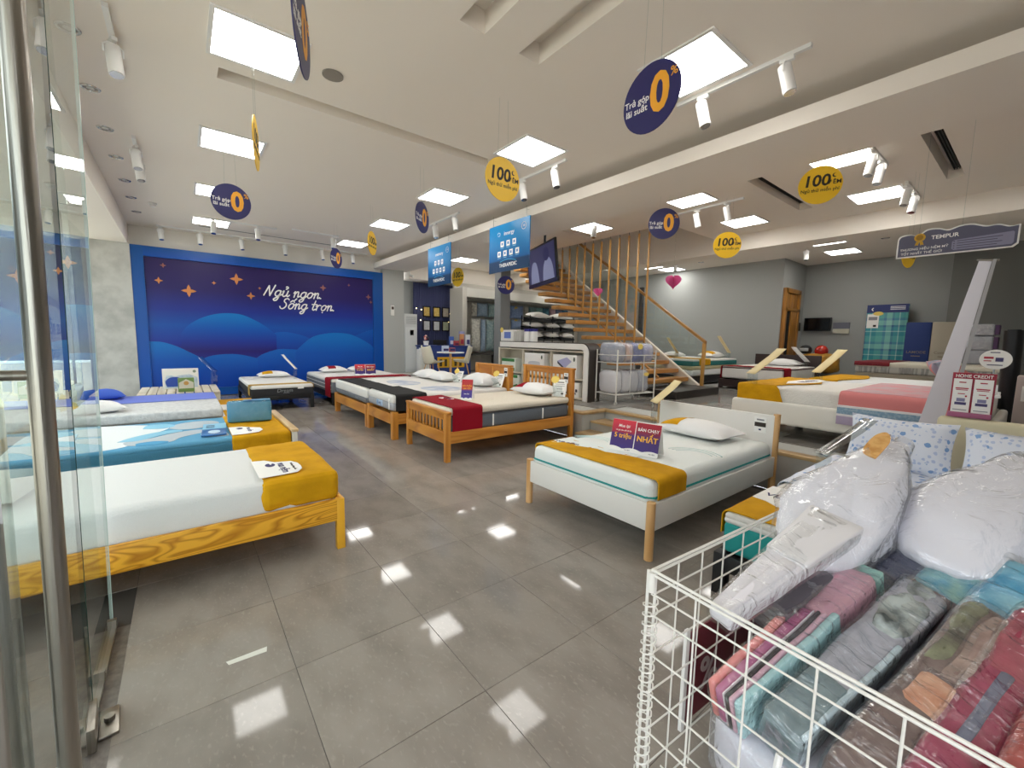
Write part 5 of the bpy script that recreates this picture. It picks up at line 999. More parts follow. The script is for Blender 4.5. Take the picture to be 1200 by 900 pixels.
G().box(5.44, 5.56, 11.943, 11.952, 1.52, 1.68).put('control_display', black, ac); G().box(5.30, 5.66, 11.943, 11.952, .5, 1.76).put('front_panel', mat('ac_panel', 'dcdedc', .35), ac)
t = thing('wall_remote', 'small white controller with dark screen on the grey pillar', 'controller', (4.91, 11.97, 2.15)); G().box(4.85, 4.96, 11.945, 11.98, 2.08, 2.38, bev=.01).put('case', wht, t); G().box(4.87, 4.94, 11.94, 11.948, 2.26, 2.34).put('screen', mat('screen_brown', '4a3a33', .3), t)
t = thing('security_camera', 'tiny white security camera near the ceiling by the curtain', 'camera', (5.40, 11.8, 3.2)); G().cyl((5.40, 11.85, 3.28), (5.44, 11.7, 3.24), .035, 12).put('body', wht, t); G().cyl((5.40, 11.85, 3.28), (5.40, 11.85, 3.40), .012, 8).put('mount', wht, t)
dsk = thing('reception_desk', 'navy reception desk with yellow lower panel before the curtain', 'desk', (6.0, 10.7, PZ)); nb = mat('desk_navy', '17357f', .4)
G().box(5.25, 6.72, 10.55, 11.1, PZ, 1.21, bev=.006).put('body', nb, dsk); G().box(5.22, 6.75, 10.52, 11.12, 1.21, 1.245, bev=.005).put('top', nb, dsk); G().box(5.62, 6.5, 10.535, 10.55, .62, .92).put('yellow_panel', mat('desk_yellow', 'd6a416', .5), dsk)
for k in range(5): G().box(5.68 + k * .16, 5.76 + k * .16, 10.53, 10.536, .66, .86).put('print_block', mat('desk_print', '3f3215', .5), dsk)
t = thing('monitor', 'low black monitor on the reception desk', 'monitor', (5.85, 10.8, 1.245)); G().box(5.62, 6.05, 10.78, 10.81, 1.26, 1.40, bev=.004).put('screen', black, t); G().box(5.76, 5.92, 10.74, 10.86, 1.245, 1.262).put('foot', black, t)
t = thing('flower_pot', 'small red and white plant pot on the left end of the desk', 'plant', (5.40, 10.8, 1.245)); G().lathe([(0, 0), (.06, 0), (.08, .12), (.07, .12), (0, .1)], 16, (5.40, 10.8, 1.245)).put('pot', paper, t)
for k in range(9): G().lathe([(0, -.035), (.035, 0), (0, .035)], 8, (5.40 + .09 * cos(k * 2.4) * (k / 9), 10.8 + .06 * sin(k * 2.4), 1.42 + .03 * (k % 4))).put('bloom', [mat('bloom_red', 'b04a44', .6), mat('bloom_pink', 'e3b4a8', .6), mat('bloom_dark', '3e2f33', .6)][k % 3], t)
for k, (x, y, w, h, c, l) in enumerate(((6.18, 10.75, .14, .26, '3b5fb0', 'blue box on the desk behind the table'), (6.27, 10.62, .16, .14, 'b5464f', 'red pack at the front edge of the desk'), (6.50, 10.7, .14, .34, 'c58a5a', 'orange standing leaflet on the desk'), (6.62, 10.9, .18, .42, '8e93c0', 'lilac brochure stand at the right end of the desk'), (6.66, 10.62, .14, .32, 'd2d6dd', 'white leaflet holder at the right end of the desk'))):
    t = thing('leaflet_holder', l, 'leaflet', (x, y, 1.245)); G().box(x - w / 2, x + w / 2, y - .03, y + .03, 1.245, 1.245 + h, bev=.004).put('pack', mat('leaf%d' % k, c, .5), t); G().box(x - w * .35, x + w * .35, y - .033, y - .03, 1.245 + h * .15, 1.245 + h * .55).put('print', mat('leaf_print%d' % k, ('d9dde8', '6a2a48', 'b5384c', 'e4e4ee', '49487e')[k], .5), t)
t = thing('paper_stack', 'white upright cartons at the left end of the reception desk', 'carton', (5.05, 10.3, PZ))
for k in range(4): G().box(4.93 + k * .07, 4.99 + k * .07, 10.2, 10.42, PZ, 1.15 + .03 * (k % 3), bev=.003).put('carton', mat('carton_white', 'd9d8d2', .6), t)
rt = thing('round_table', 'round white cafe table on a wooden stem before the desk', 'table', (5.27, 9.2, PZ)); G().cyl((0, 0, .69), (0, 0, .715), .34, 32).put('tabletop', wht, rt, local=True); G().cyl((0, 0, .03), (0, 0, .69), .03, 14).put('stem', nat_z, rt, local=True); G().cyl((0, 0, 0), (0, 0, .03), .2, 24).put('base', nat_z, rt, local=True)
for k, (x, y, c, l) in enumerate(((5.12, 9.2, 'b9c4da', 'small pale blue tent card on the cafe table'), (5.33, 9.25, 'a8575a', 'small red pack on the cafe table'))): t = thing('table_card', l, 'card', (x, y, 1.115)); G().box(x - .08, x + .08, y - .04, y + .04, 1.115, 1.27 - .05 * k, bev=.003).put('card', mat('tcard%d' % k, c, .5), t); G().box(x - .07, x + .07, y - .042, y - .04, 1.14, 1.2).put('print', txt_n, t)
def shell_chair(label, loc, rz):
    t = thing('shell_chair', label, 'chair', loc, (0, 0, rz), 'cream shell chairs at the cafe table')
    g = G()
    def fn(u, v):
        a = (u - .5) * 2; s_ = v * 2
        if s_ < 1: y = -.22 + .38 * s_; z = .44 + .03 * (1 - s_) ** 2 - .02 * s_; w = .2 + .04 * sin(s_ * pi)
        else: q = s_ - 1; y = .16 + .10 * q; z = .42 + .42 * q ** 1.1; w = .235 - .05 * q * q
        return Vector((a * w, y - .10 * abs(a) ** 2.5 * (1 if s_ > .8 else .2), z + .10 * abs(a) ** 2.5 * (1 - abs(s_ - 1) * .6)))
    g.sheet(fn, 12, 18); o = g.put('seat_shell', mat('shell_cream', 'd9d4c0', .4), t, local=True, sharp=80); sm = o.modifiers.new('thickness', 'SOLIDIFY'); sm.thickness = .012
    for x in (-1, 1):
        for y in (-1, 1): G().cyl((x * .1, y * .1 + .0, .41), (x * .21, y * .2, 0), .013, 10, .009).put('leg', nat_z, t, local=True)
    return t
shell_chair('cream shell chair left of the cafe table', (4.72, 9.15, PZ), pi / 2 + .1); shell_chair('cream shell chair right of the cafe table', (5.68, 9.3, PZ), -pi / 2 - .5)

# ------------------------------------------------------------------ pillow display and foam pillow rack
UP = (pi / 2, 0, 0)
G().cyl((7.25, 11.52, 2.64), (11.7, 11.52, 2.64), .014, 10).cyl((7.3, 11.52, 2.64), (7.3, 11.7, 2.64), .01, 8).cyl((11.6, 11.52, 2.64), (11.6, 11.7, 2.64), .01, 8).put('hanging_rail', steel, None, 'steel rail along the pillow display under the cream valance', 'rail')
def hung(x0, x1, z0, z1, m, label, group, y=11.5, t=.16): return pillow(label, ((x0 + x1) / 2, y + .04, (z0 + z1) / 2), 0, x1 - x0, z1 - z0, t, m, rot=UP, group=group)
def fab(n, a, b=None, sc=14): return mat(n, a, .8, mix=b or a, mscale=sc, bump=.2, bscale=20)
for x0, x1, c, c2, l in ((7.33, 7.52, 'cfcabd', '8f8d84', 'white speckled pillow at the left end of the upper hanging row'), (7.54, 7.97, '77899b', '8b9aa8', 'dusty blue pillow in the upper hanging row'), (7.98, 8.24, '7f9a9c', '9db1af', 'grey green pillow in the upper hanging row'), (8.25, 8.50, '2e3f60', '384a6c', 'dark navy pillow in the upper hanging row'), (8.54, 8.76, '76808a', '858e96', 'grey pillow half behind the column'), (8.88, 9.48, '6f83a8', '8195b8', 'striped blue pillow with yellow tag right of the column'), (9.50, 9.67, 'b9b2a2', 'a8a292', 'narrow beige pillow right of the striped blue one')):
    hung(x0, x1, 2.16, 2.62, fab('f_' + c, c, c2), l, 'pillows in the upper hanging row')
for x0, x1, z0, z1, c, c2, l in ((7.29, 7.67, 1.0, 2.13, 'c9c6bb', 'a5a39a', 'long white speckled quilt hung in the pillow display'), (7.68, 7.86, 1.0, 2.12, '8a9cb0', '9aa9ba', 'long pale blue quilt hung in the pillow display'), (7.88, 8.22, 1.03, 2.13, '7f9698', '9fb0ae', 'long grey green quilt hung in the pillow display'), (8.25, 8.52, 1.78, 2.11, 'a3b6c2', 'b4c3cc', 'pale blue pillow below the dark navy one'), (8.25, 8.52, 1.45, 1.77, '3a4764', '46536f', 'dark slate pillow below the pale blue one'), (8.25, 8.52, 1.0, 1.42, '8d8f98', '9d9fa6', 'grey pillow lowest beside the display shelf'), (8.91, 9.41, 1.80, 2.14, '7389ab', '8799b6', 'lower striped blue pillow with yellow tag right of the column')):
    hung(x0, x1, z0, z1, fab('g_' + c, c, c2), l, 'bedding in the lower hanging row', y=11.48)
t = thing('display_bench', 'dark low bench under the hanging quilts of the pillow display', 'bench', (8.0, 11.45, PZ)); G().box(7.05, 9.5, 11.2, 11.68, .93, .97, bev=.004).put('bench_top', mat('bench_dark', '4a4640', .5), t)
for x in (7.1, 8.25, 9.4): G().box(x, x + .05, 11.24, 11.64, PZ, .93).put('leg', mat('bench_dark', '4a4640', .5), t)
for z, w_ in ((2.5, 'upper'), (2.06, 'lower')): G().prism([(.07 * (1 + .2 * (k % 2)) * cos(k * pi / 8), .07 * (1 + .2 * (k % 2)) * sin(k * pi / 8)) for k in range(16)], .004, Matrix.Translation((9.1, 11.41, z)) @ MY).put('yellow_tag', mat('tag_yellow', 'c9a93a', .6), None, 'yellow burst tag on the %s striped blue pillow' % w_, 'tag')
for k, (c, l) in enumerate((('5f7a78', 'grey green'), ('6f9490', 'pale teal'), ('3f6a78', 'deep teal'), ('a98a8e', 'dusty pink'), ('5d6a84', 'slate'), ('1f5676', 'petrol blue'))):
    hung(9.72 + k * .33, 10.04 + k * .33, 2.29, 2.62, fab('s_' + c, c), '%s cushion in the row above the foam pillow rack' % l, 'cushions above the foam pillow rack')
t = thing('pillow_rack', 'black tiered rack of white foam pillows behind the display shelf', 'rack', (9.25, 9.9, PZ))
for x in (8.3, 9.24, 10.18):
    for y in (9.72, 10.12): G().box(x - .012, x + .012, y - .012, y + .012, PZ, 2.2).put('post', black, t)
foam = mat('foam_white', 'e6e3de', .8)
for r_, z in enumerate((1.45, 1.75, 2.03)):
    G().box(8.3, 10.19, 9.7, 10.14, z - .03, z - .01).put('shelf_board', black, t)
    for k, x in enumerate((8.55, 9.25, 9.93) if r_ < 2 else (8.75, 9.75)):
        w = .3 if r_ < 2 else .4
        tt = thing('display_tray', 'black sloping tray, %s shelf, %s on the foam pillow rack' % (('bottom', 'middle', 'top')[r_], (('left', 'centre', 'right') if r_ < 2 else ('left', 'right'))[k]), 'tray', (x, 9.9, z), group='black trays on the foam pillow rack')
        G().prism([(-.2, 0), (.2, 0), (.2, .13), (-.2, .06)], 2 * w, Matrix(((0, 0, 1, -w), (1, 0, 0, 0), (0, 1, 0, 0), (0, 0, 0, 1)))).put('body', mat('tray_black', '15151a', .4), tt, local=True, smooth=False)
        pillow('white foam pillow on the %s tray of the %s shelf, foam rack' % ((('left', 'centre', 'right') if r_ < 2 else ('left', 'right'))[k], ('bottom', 'middle', 'top')[r_]), (x, 9.88, z + .10), 0, w * 1.9, .42, .19, foam, rot=(.17, 0, 0), group='foam pillows on the black rack')
t = thing('wall_poster', 'framed bedding poster on the grey wall behind the stairs', 'poster', (12.48, 9.2, 1.9)); G().box(12.47, 12.5, 8.86, 9.56, 1.75, 2.95).put('frame', mat('poster_frame', 'a59a8c', .5), t); G().box(12.462, 12.47, 8.89, 9.53, 1.78, 2.92).put('print', mat('poster_print', 'b7a7a2', .5, mix='7f9a98', mscale=3), t)
struct(G().box(12.40, 12.55, 8.68, 8.80, PZ, 3.3), 'trim_1', mat('trim_dark', '3c3a3a', .6))
# wooden door in the alcove
d2 = thing('door_2', None, None, (13.05, 4.44, PZ), kind=ST)
dm = wood('door_oak', 'a8722c', '8f5f22', 'z', 2, .4, .3, 4)
for x0, x1, z0, z1 in ((12.55, 12.67, PZ, 2.93), (13.48, 13.60, PZ, 2.93), (12.55, 13.60, 2.83, 2.95), (12.55, 13.60, 2.36, 2.44)): G().box(x0, x1, 4.36, 4.46, z0, z1, bev=.004).put('frame', dm, d2)
for x0, x1 in ((12.68, 12.90), (12.91, 13.18), (13.19, 13.47)): G().box(x0, x1, 4.40, 4.44, 2.45, 2.82, bev=.006).put('transom_panel', dm, d2)
G().box(12.67, 13.48, 4.42, 4.45, PZ, 2.36).put('dark_opening', mat('doorway_shade', '120f0d', .8), d2); G().box(13.04, 13.48, 4.385, 4.42, PZ, 2.36, bev=.004).put('leaf', dm, d2)  # near-black slab paints the unlit space in the doorway

# ------------------------------------------------------------------ right bay, raised floor
lea = mat('white_leatherette', 'e4e1d8', .45, bump=.06, bscale=200); dkw = mat('dark_walnut', '2b1a17', .45)
t = thing('bed', 'white upholstered bed frame on the raised floor behind the white headboard', 'bed', (6.1, 1.25, PZ))
for x in (5.28, 6.98): rbox(x, x + .07, .2, 2.34, .56, .81, .03).put('side_rail', lea, t)
for y in (.2, 2.27): rbox(5.34, 6.99, y, y + .07, .56, .81, .03).put('end_rail', lea, t)
for x in (5.5, 6.8):
    for y in (.4, 2.05): G().box(x - .03, x + .03, y - .03, y + .03, PZ, .58).put('leg', black, t)
mA = mattress('white quilted mattress with mustard runner on the white upholstered bed', 5.36, 6.97, .28, 2.29, [('body', .66, .978, mat('quilt_diamond', 'e6e3dc', .85, bump=.5, bscale=60), 0)], r=.05)
rA = runner('runner', 'mustard runner with wavy edge over the foot of the white upholstered bed', 'runner', 'x', 5.345, 6.985, 2.30, 1.80, .982, .80, .85, gold, .008, .003, 21, edge=lambda u: .10 * sin(u * 9))
G().prism([(5.75, 1.92), (6.0, 1.80), (6.3, 1.74), (6.7, 1.78), (6.85, 1.9), (6.5, 2.0), (6.1, 2.02)], .003, z0=.992).put('printed_patch', paper, rA); text('vua nệm', .14, rA, (6.35, 1.88, .996), (0, 0, -pi / 2 + 1.5), txt_n, bold=.01)
bands = [(.665, .75, 'a99bb4'), (.75, .772, 'e8e4e8'), (.772, .84, '7b9bb4'), (.84, .862, 'ece8ea')]
pinkm = mat('pink_cotton', 'dd8585', .8, bump=.15, bscale=25); pinkt = mat('pink_print', 'd99a9e', .8, mix='c9b3b8', mscale=6, bump=.15, bscale=25)
sp = runner('bed_sheet', 'pink fitted sheet with blue and lilac border over the nearer half of the upholstered bed', 'bedding', 'x', 5.262, 6.985, 0.35, 1.27, .984, .86, .86, pinkm, .012, .004, 23, r=.05)
runner('top_print', None, None, 'x', 5.32, 6.93, .36, 1.255, .997, None, None, pinkt, .004, .004, 23, parent=sp)
for z0, z1, c in bands: G().box(5.245, 5.258, .35, 1.275, z0, z1 + .001, bev=.002).put('border_band', mat('band_' + c, c, .8, mix=('9fb4c4' if c == '7b9bb4' else c), mscale=40), sp)
pillow('pink and grey striped pillow standing at the head of the pink sheet', (6.0, .62, 1.13), 0, .7, .42, .2, mat('pillow_stripe_pink', 'd0807a', .8, mix='8f93a6', mscale=3, mfac=(.48, .52)), rot=(.7, 0, .2))
fold_card('cream price card on a clear stand at the foot of the upholstered bed', (5.38, 2.16, .99), -2.2, .17, .46, .12, .68)
fold_card('cream price card on a clear stand at the far corner of the upholstered bed', (6.90, 1.93, .99), -2.2, .17, .46, .10, .72)
t = thing('bed', 'white bed frame right behind the white upholstered bed', 'bed', (8.05, 1.25, PZ))
for x in (7.25, 8.85): rbox(x, x + .06, .2, 2.2, .5, .74, .02).put('side_rail', wht, t)
for y in (.2, 2.14): rbox(7.3, 8.86, y, y + .06, .5, .74, .02).put('end_rail', wht, t)
for x in (7.4, 8.7):
    for y in (.4, 2.0): G().box(x - .03, x + .03, y - .03, y + .03, PZ, .52).put('leg', black, t)
mattress('white mattress with mustard runner on the second white bed of the raised floor', 7.32, 8.84, .27, 2.13, [('body', .62, .965, tick2, 0)], r=.05)
runner('runner', 'mustard runner over the second white bed of the raised floor', 'runner', 'x', 7.30, 8.86, 2.15, 1.72, .968, .8, .8, gold, .008, .003, 25, edge=lambda u: .08 * sin(u * 7 + 1))
# far red runner bed
def hb_red(t): G().box(12.28, 12.34, 3.40, 4.90, .5, 1.2, bev=.005).put('headboard', dkw, t)
bed('dark walnut bed with headboard near the wooden door', 10.15, 12.3, 3.44, 4.84, .44, .62, dkw, dkw, dkw, .08, z=PZ, pieces=hb_red)
mattress('white mattress with dark piping on the dark walnut bed', 10.2, 12.22, 3.48, 4.80, [('body', .64, .90, tick, 0), ('edge_band', .885, .905, mat('band_maroon', '4a1a22', .8), -.004), ('top_panel', .89, .925, tick, .01)], r=.04)
runner('runner', 'crimson runner across the foot of the dark walnut bed', 'runner', 'y', 3.468, 4.812, 10.19, 10.60, .928, .62, .64, red_c, .008, .003, 27)
pillow('white pillow with crimson corner on the dark walnut bed', (11.85, 4.1, .93), pi / 2, .85, .45, .19, patch=(.35, .85, -.9, .9), patch_m=red_c)
fold_card('white price card on a clear stand at the dark walnut headboard', (12.0, 3.62, .93), .908, .2, .5, .12, .75, m=paper)
# far teal bed
bed('black bed base under the teal edged mattress against the long grey wall', 9.85, 12.35, 5.35, 6.95, .44, .62, black, black, black, .08, z=PZ)
mattress('white mattress under the teal edged mattress by the long grey wall', 9.9, 12.3, 5.36, 6.9, [('body', .63, .78, tick2, 0)])
mattress('cream mattress with teal side panel against the long grey wall', 9.9, 12.3, 5.38, 6.9, [('lower_side', .785, .88, mat('side_cream', 'c9bf9a', .85), 0), ('side_panel', .88, 1.01, mat('side_teal', '2b7a78', .8), 0), ('top_panel', .99, 1.045, tick, .004)], r=.03)
runner('runner', 'mustard runner over the teal edged mattress by the long grey wall', 'runner', 'y', 5.368, 6.91, 10.2, 10.75, 1.048, .9, .9, gold, .008, .003, 29)
pillow('white pillow with mustard corner on the teal edged mattress', (11.85, 5.9, 1.05), 0, .8, .45, .2, patch=(-.85, -.3, -.9, .9), patch_m=gold); pillow('white pillow seen through the glass balustrade', (10.9, 6.5, 1.05), 0, .7, .4, .17)
fold_card('cream price card on a clear stand at the teal edged mattress end', (12.1, 5.55, 1.05), .908, .2, .55, .15, .95); fold_card('cream price card seen through the glass balustrade', (10.7, 6.3, 1.05), .908, .2, .5, .12, .95)
# maroon and white bed by the right wall
bed('grey bed frame under the maroon and white mattress by the right wall', 10.95, 13.0, .35, 2.47, .50, .78, mat('frame_beige', '8f8574', .6), mat('frame_beige', '8f8574', .6), mat('frame_beige', '8f8574', .6), .08, z=PZ)
mW = mattress('white mattress with ruffled grey side by the right wall', 11.0, 12.95, .40, 2.44, [('lower_base', .78, .93, mat('frame_beige', '8f8574', .6), 0), ('ruffle_side', .93, 1.07, mat('ruffle', 'b9b5ae', .8, mix='8d8a86', mscale=9, stretch=(1, 3, .3), mfac=(.45, .6), bump=.4, bscale=12), 0), ('top_panel', 1.05, 1.14, mat('top_cream', 'e0d8c6', .8), -.01)], r=.03)
runner('runner', 'maroon runner over the far end of the ruffled mattress', 'runner', 'x', 10.98, 12.96, 1.9, 2.455, 1.143, 1.07, 1.0, mat('maroon', '74131f', .8), .008, .003, 31)
# leaning display mattresses and wall things
t = thing('display_mattress', 'teal plaid mattress panel with navy header leaning on the right wall', 'mattress', (13.9, 2.6, PZ))
G().box(13.85, 13.93, 2.16, 2.95, PZ + .005, 2.5, bev=.012).put('panel', plaid_mat('plaid', [(0, '5fb0a8'), (.25, '2f8a96'), (.42, 'b9d8d2'), (.46, '3d97a0'), (.62, '2d5f8a'), (.7, '8fc9bd'), (.9, '4b7fa6')], 1.9, 1.7), t); G().box(13.845, 13.85, 2.16, 2.95, 2.30, 2.5).put('header', mat('header_navy', '23306b', .5), t)
for k in range(3): G().box(13.842, 13.846, 2.22, 2.5, 2.37 + k * .035, 2.385 + k * .035).put('print_line', txt_w, t)
text('‹', .16, t, (13.842, 2.84, 2.40), (pi / 2, 0, -pi / 2), txt_w, bold=.02); G().box(13.84, 13.85, 2.70, 2.93, 1.92, 2.27).put('info_sheet', paper, t); G().box(13.837, 13.84, 2.73, 2.9, 2.12, 2.2).put('print_block', mat('ink_grey', '8a8a90', .6), t); G().box(13.837, 13.84, 2.74, 2.8, 1.95, 2.0).put('print_block', txt_k, t)
G().prism([(.1 * cos(k * pi / 8), .05 * sin(k * pi / 8)) for k in range(16)], .003, Matrix.Translation((13.842, 2.72, 2.28)) @ Matrix(((0, 0, -1, 0), (-1, 0, 0, 0), (0, 1, 0, 0), (0, 0, 0, 1)))).put('yellow_burst', mat('burst_yellow', 'f0d46a', .5), t)
G().box(13.84, 13.85, 2.2, 2.9, .9, 1.10).put('lower_edge', mat('edge_teal', '6f9a9a', .6), t)
for y0, y1, c, l, b in ((1.70, 2.14, '253b78', 'navy blue mattress panel beside the plaid one', 'LAMODE'), (1.24, 1.69, 'b3aa98', 'beige mattress panel beside the navy one', 'Comfort')):
    t = thing('display_mattress', l, 'mattress', (13.7, (y0 + y1) / 2, PZ)); G().box(13.62, 13.72, y0, y1, PZ + .005, 2.04, bev=.015).put('panel', mat('panel_' + c, c, .7), t); text(b, .085, t, (13.617, (y0 + y1) / 2, 1.34), (pi / 2, 0, -pi / 2), mat('ink_taupe', '8d7f70', .6), bold=.01)
    G().box(13.616, 13.62, (y0 + y1) / 2 - .08, (y0 + y1) / 2 + .08, 1.24, 1.26).put('print_line', mat('ink_taupe', '8d7f70', .6), t)
t = thing('television', 'small black wall television near the wooden door', 'television', (14.05, 4.05, 1.9)); G().box(13.98, 14.04, 3.72, 4.36, 1.86, 2.22, bev=.006).put('body', black, t); G().box(13.975, 13.982, 3.74, 4.34, 1.89, 2.20).put('screen', mat('tv_screen', '0d0d0f', .15), t); G().box(14.04, 14.1, 3.95, 4.15, 1.95, 2.1).put('bracket', black, t)
t = thing('wall_panel', 'grey and cream control panel right of the small wall television', 'panel', (14.07, 3.5, 1.78)); G().box(14.04, 14.1, 3.33, 3.69, 1.92, 2.08).put('upper_cover', mat('panel_slate', '6b6d7a', .5), t); G().box(14.05, 14.1, 3.33, 3.69, 1.79, 1.91).put('lower_cover', mat('panel_cream', 'c9c6b4', .5), t)
t = thing('switch_box', 'small black box on the alcove wall beside the door', 'box', (13.75, 4.42, 1.9)); G().box(13.68, 13.82, 4.39, 4.45, 1.85, 2.08, bev=.004).put('case', black, t)
lump('mustard covered bundle beside the dark walnut headboard', (12.95, 3.62, 1.0), (.5, .85, .5), mat('bundle_mustard', 'b07c22', .8, mix='8c6a24', mscale=5), seed=31, cover=None, sq=.6, name='bundle')
t = thing('low_cabinet', 'dark low cabinet under the mustard bundle', 'cabinet', (12.95, 3.62, PZ)); G().box(12.7, 13.25, 3.2, 4.05, PZ, .72, bev=.006).put('body', mat('cabinet_dark', '3d3630', .5), t); G().box(12.69, 12.7, 3.24, 4.01, .45, .68).put('door', mat('cabinet_door', '4a423a', .5), t)
t = thing('helmet', 'shiny red helmet on the mustard bundle', 'helmet', (12.9, 3.58, 1.24)); G().lathe([(.13, 0), (.15, .06), (.14, .13), (.09, .2), (0, .23)], 20, (12.9, 3.58, 1.24)).put('shell', mat('helmet_red', 'c0281c', .2, coat=.6), t); G().lathe([(.13, 0), (.0, .01)], 20, (12.9, 3.58, 1.24)).put('lining', black, t)
t = thing('helmet', 'black helmet with pale visor beside the red one', 'helmet', (12.9, 3.93, 1.24)); G().lathe([(.12, 0), (.15, .07), (.13, .15), (.08, .2), (0, .22)], 20, (12.9, 3.93, 1.24)).put('shell', black, t); G().box(12.74, 12.80, 3.83, 4.03, 1.30, 1.38, bev=.01).put('visor', mat('visor_grey', 'a9a9a6', .2), t)
t = thing('folded_mat', 'pale folded mattress lying on the floor below the small television', 'mattress', (13.4, 2.95, PZ)); rbox(12.2, 13.3, 2.55, 3.1, PZ, .52, .04).put('fold', tick2, t); rbox(12.25, 13.25, 2.6, 3.05, .525, .62, .04).put('fold', tick2, t)
for k, (z0, z1, c, l) in enumerate(((1.15, 1.42, '9a9ba3', 'lowest'), (1.43, 1.70, 'a9aab2', 'middle'), (1.71, 1.93, 'c4c2c8', 'topmost'))):
    t = thing('wrapped_bedding', 'clear wrapped grey bedding pack, %s of the stack by the right wall' % l, 'bedding', (12.4, .85, z0), group='wrapped bedding stack by the right wall'); rbox(12.2, 12.6, .66, 1.0 - .04 * (k == 2), z0, z1, .03).put('bedding', mat('wrapped_' + c, c, .8, mix='8a8b95', mscale=9, bump=.4), t); rbox(12.19, 12.61, .65, 1.01 - .04 * (k == 2), z0 - .0, z1 + .004, .035).put('wrap', bagw, t)
    G().box(12.21, 12.6, .60, .655, z0 + .02, z1 - .02).put('purple_side', mat('wrapped_purple', '54365f', .6), t)
t = thing('rolled_mattress', 'tall black wrapped roll standing behind the credit card stand', 'mattress', (7.05, .23, PZ)); G().cyl((7.05, .21, PZ), (7.05, .24, 1.66), .075, 24).put('wrap', mat('roll_black', '131215', .35), t); G().cyl((7.05, .24, 1.655), (7.05, .24, 1.67), .05, 20).put('end_cap', dark, t)
for k, (y, x, z1, c, l) in enumerate(((-.02, 7.4, 1.45, 'a9a48e', 'olive beige upright carton at the right edge behind the black roll'), (-.0, 7.9, 1.72, '2a4fae', 'blue upright carton at the right edge behind the black roll'), (.10, 6.6, 1.2, 'b8a9a4', 'pinkish grey pack low behind the black roll'))):
    t = thing('upright_carton', l, 'carton', (x, y, PZ)); rbox(x - .1, x + .1, y - .16, y + .06, PZ, z1, .01, 2).put('carton', mat('upright_' + c, c, .6), t); G().box(x - .102, x - .1, y - .12, y + .02, z1 - .25, z1 - .1).put('label', paper, t)

# ------------------------------------------------------------------ foreground single bed with floral bedding
bed('black bed base with square legs under the teal sided mattress in the foreground', 2.40, 4.50, -.20, 1.10, .15, .25, black, black, black, .07)
mF = mattress('white and teal sided mattress under the floral bedding in the foreground', 2.42, 4.47, -.16, 1.07, [('side', .256, .445, teal, 0), ('border', .43, .47, tick, .002), ('top_panel', .45, .495, mat('quilt_pale', 'd8d4cc', .85, bump=.6, bscale=55), .004)], r=.035)
rF = runner('runner', 'mustard runner over the end of the teal sided mattress', 'runner', 'y', -.17, 1.08, 2.44, 2.95, .498, .36, .36, gold, .007, .002, 33, r=.035)
G().prism([(2.78, 1.06), (2.77, .98), (2.72, .9), (2.74, .78), (2.70, .6), (2.62, .45), (2.7, .2), (2.62, -.1), (3.10, -.15), (3.10, 1.06)], .003, z0=.5065).put('printed_patch', paper, rF)
text('VUA NỆM', .085, rF, (2.90, .84, .5105), (0, 0, -pi / 2), txt_n, bold=.015); G().prism([(3.0, .92), (2.96, .9), (2.97, .6), (3.0, .58)], .001, z0=.5105).put('logo_print', txt_n, rF); text('Vui lòng không ngồi', .03, rF, (2.85, .8, .5105), (0, 0, -pi / 2), txt_n)
flo = spots_mat('floral_blue', 'dfe3ee', '7fa3d2', 'b9c6e2', 15)
runner('bed_sheet', 'white and blue floral sheet over the head half of the foreground bed', 'bedding', 'y', -.175, 1.085, 3.28, 4.46, .503, .38, .40, flo, .008, .004, 35, r=.04)
for y, z, l in ((.64, .70, 'blue floral pillow standing at the left of the beige headboard'), (.0, .69, 'blue floral pillow standing in front of the beige headboard')): pillow(l, (4.33, y, z), 0, .62, .42, .15, flo, rot=(1.25, 0, -pi / 2), group='floral pillows on the foreground bed')
t = thing('headboard', 'cream upholstered headboard with rounded corner behind the floral pillows', 'headboard', (4.56, -.3, 0)); G().box(4.535, 4.615, -1.1, .475, .03, .945, bev=.035, seg=4).put('panel', mat('headboard_cream', 'd9cfae', .6, bump=.08, bscale=120), t); G().box(4.54, 4.6, -1.05, .43, 0, .04).put('foot', black, t)
fold_card('clear acrylic price stand at the left edge of the floral bed', (3.75, .96, .51), -2.2, .12, .44, .14, .62, m=film('clear_card', 'dfe4e4', .25, .1, 0))
# credit card leaflet stand on the headboard
t = thing('leaflet_stand', 'maroon leaflet stand reading HOME CREDIT on the cream headboard', 'leaflet stand', (4.60, .312, .95)); cr = mat('credit_maroon', '9a1433', .4)
G().box(4.585, 4.60, .205, .425, .95, 1.28, bev=.002).put('back_board', cr, t); G().box(4.545, 4.60, .205, .425, .95, .985, bev=.002).put('tray', mat('tray_mauve', 'a2597a', .5), t)
text('HOME CREDIT', .033, t, (4.5835, .315, 1.255), (pi / 2, 0, -pi / 2), txt_w, bold=.012, xs=.88)
for y in (.262, .368):
    lf = G().box(4.575, 4.582, y - .047, y + .047, .985, 1.235).put('leaflet', paper, t)
    for z0, z1, w, m in ((1.205, 1.213, .018, txt_r), (1.16, 1.168, .034, txt_r), (1.15, 1.155, .03, txt_r), (1.12, 1.126, .018, txt_r), (1.04, 1.06, .03, mat('print_violet', '4b4470', .6)), (1.065, 1.09, .022, mat('print_grey_violet', '8583a5', .6)), (1.0, 1.006, .036, mat('ink_grey', '8a8a90', .6))): G().box(4.573, 4.5755, y - w, y + w, z0, z1).put('print', m, lf)
    G().box(4.573, 4.5755, y - .03, y - .02, 1.10, 1.112).put('print', txt_r, lf)
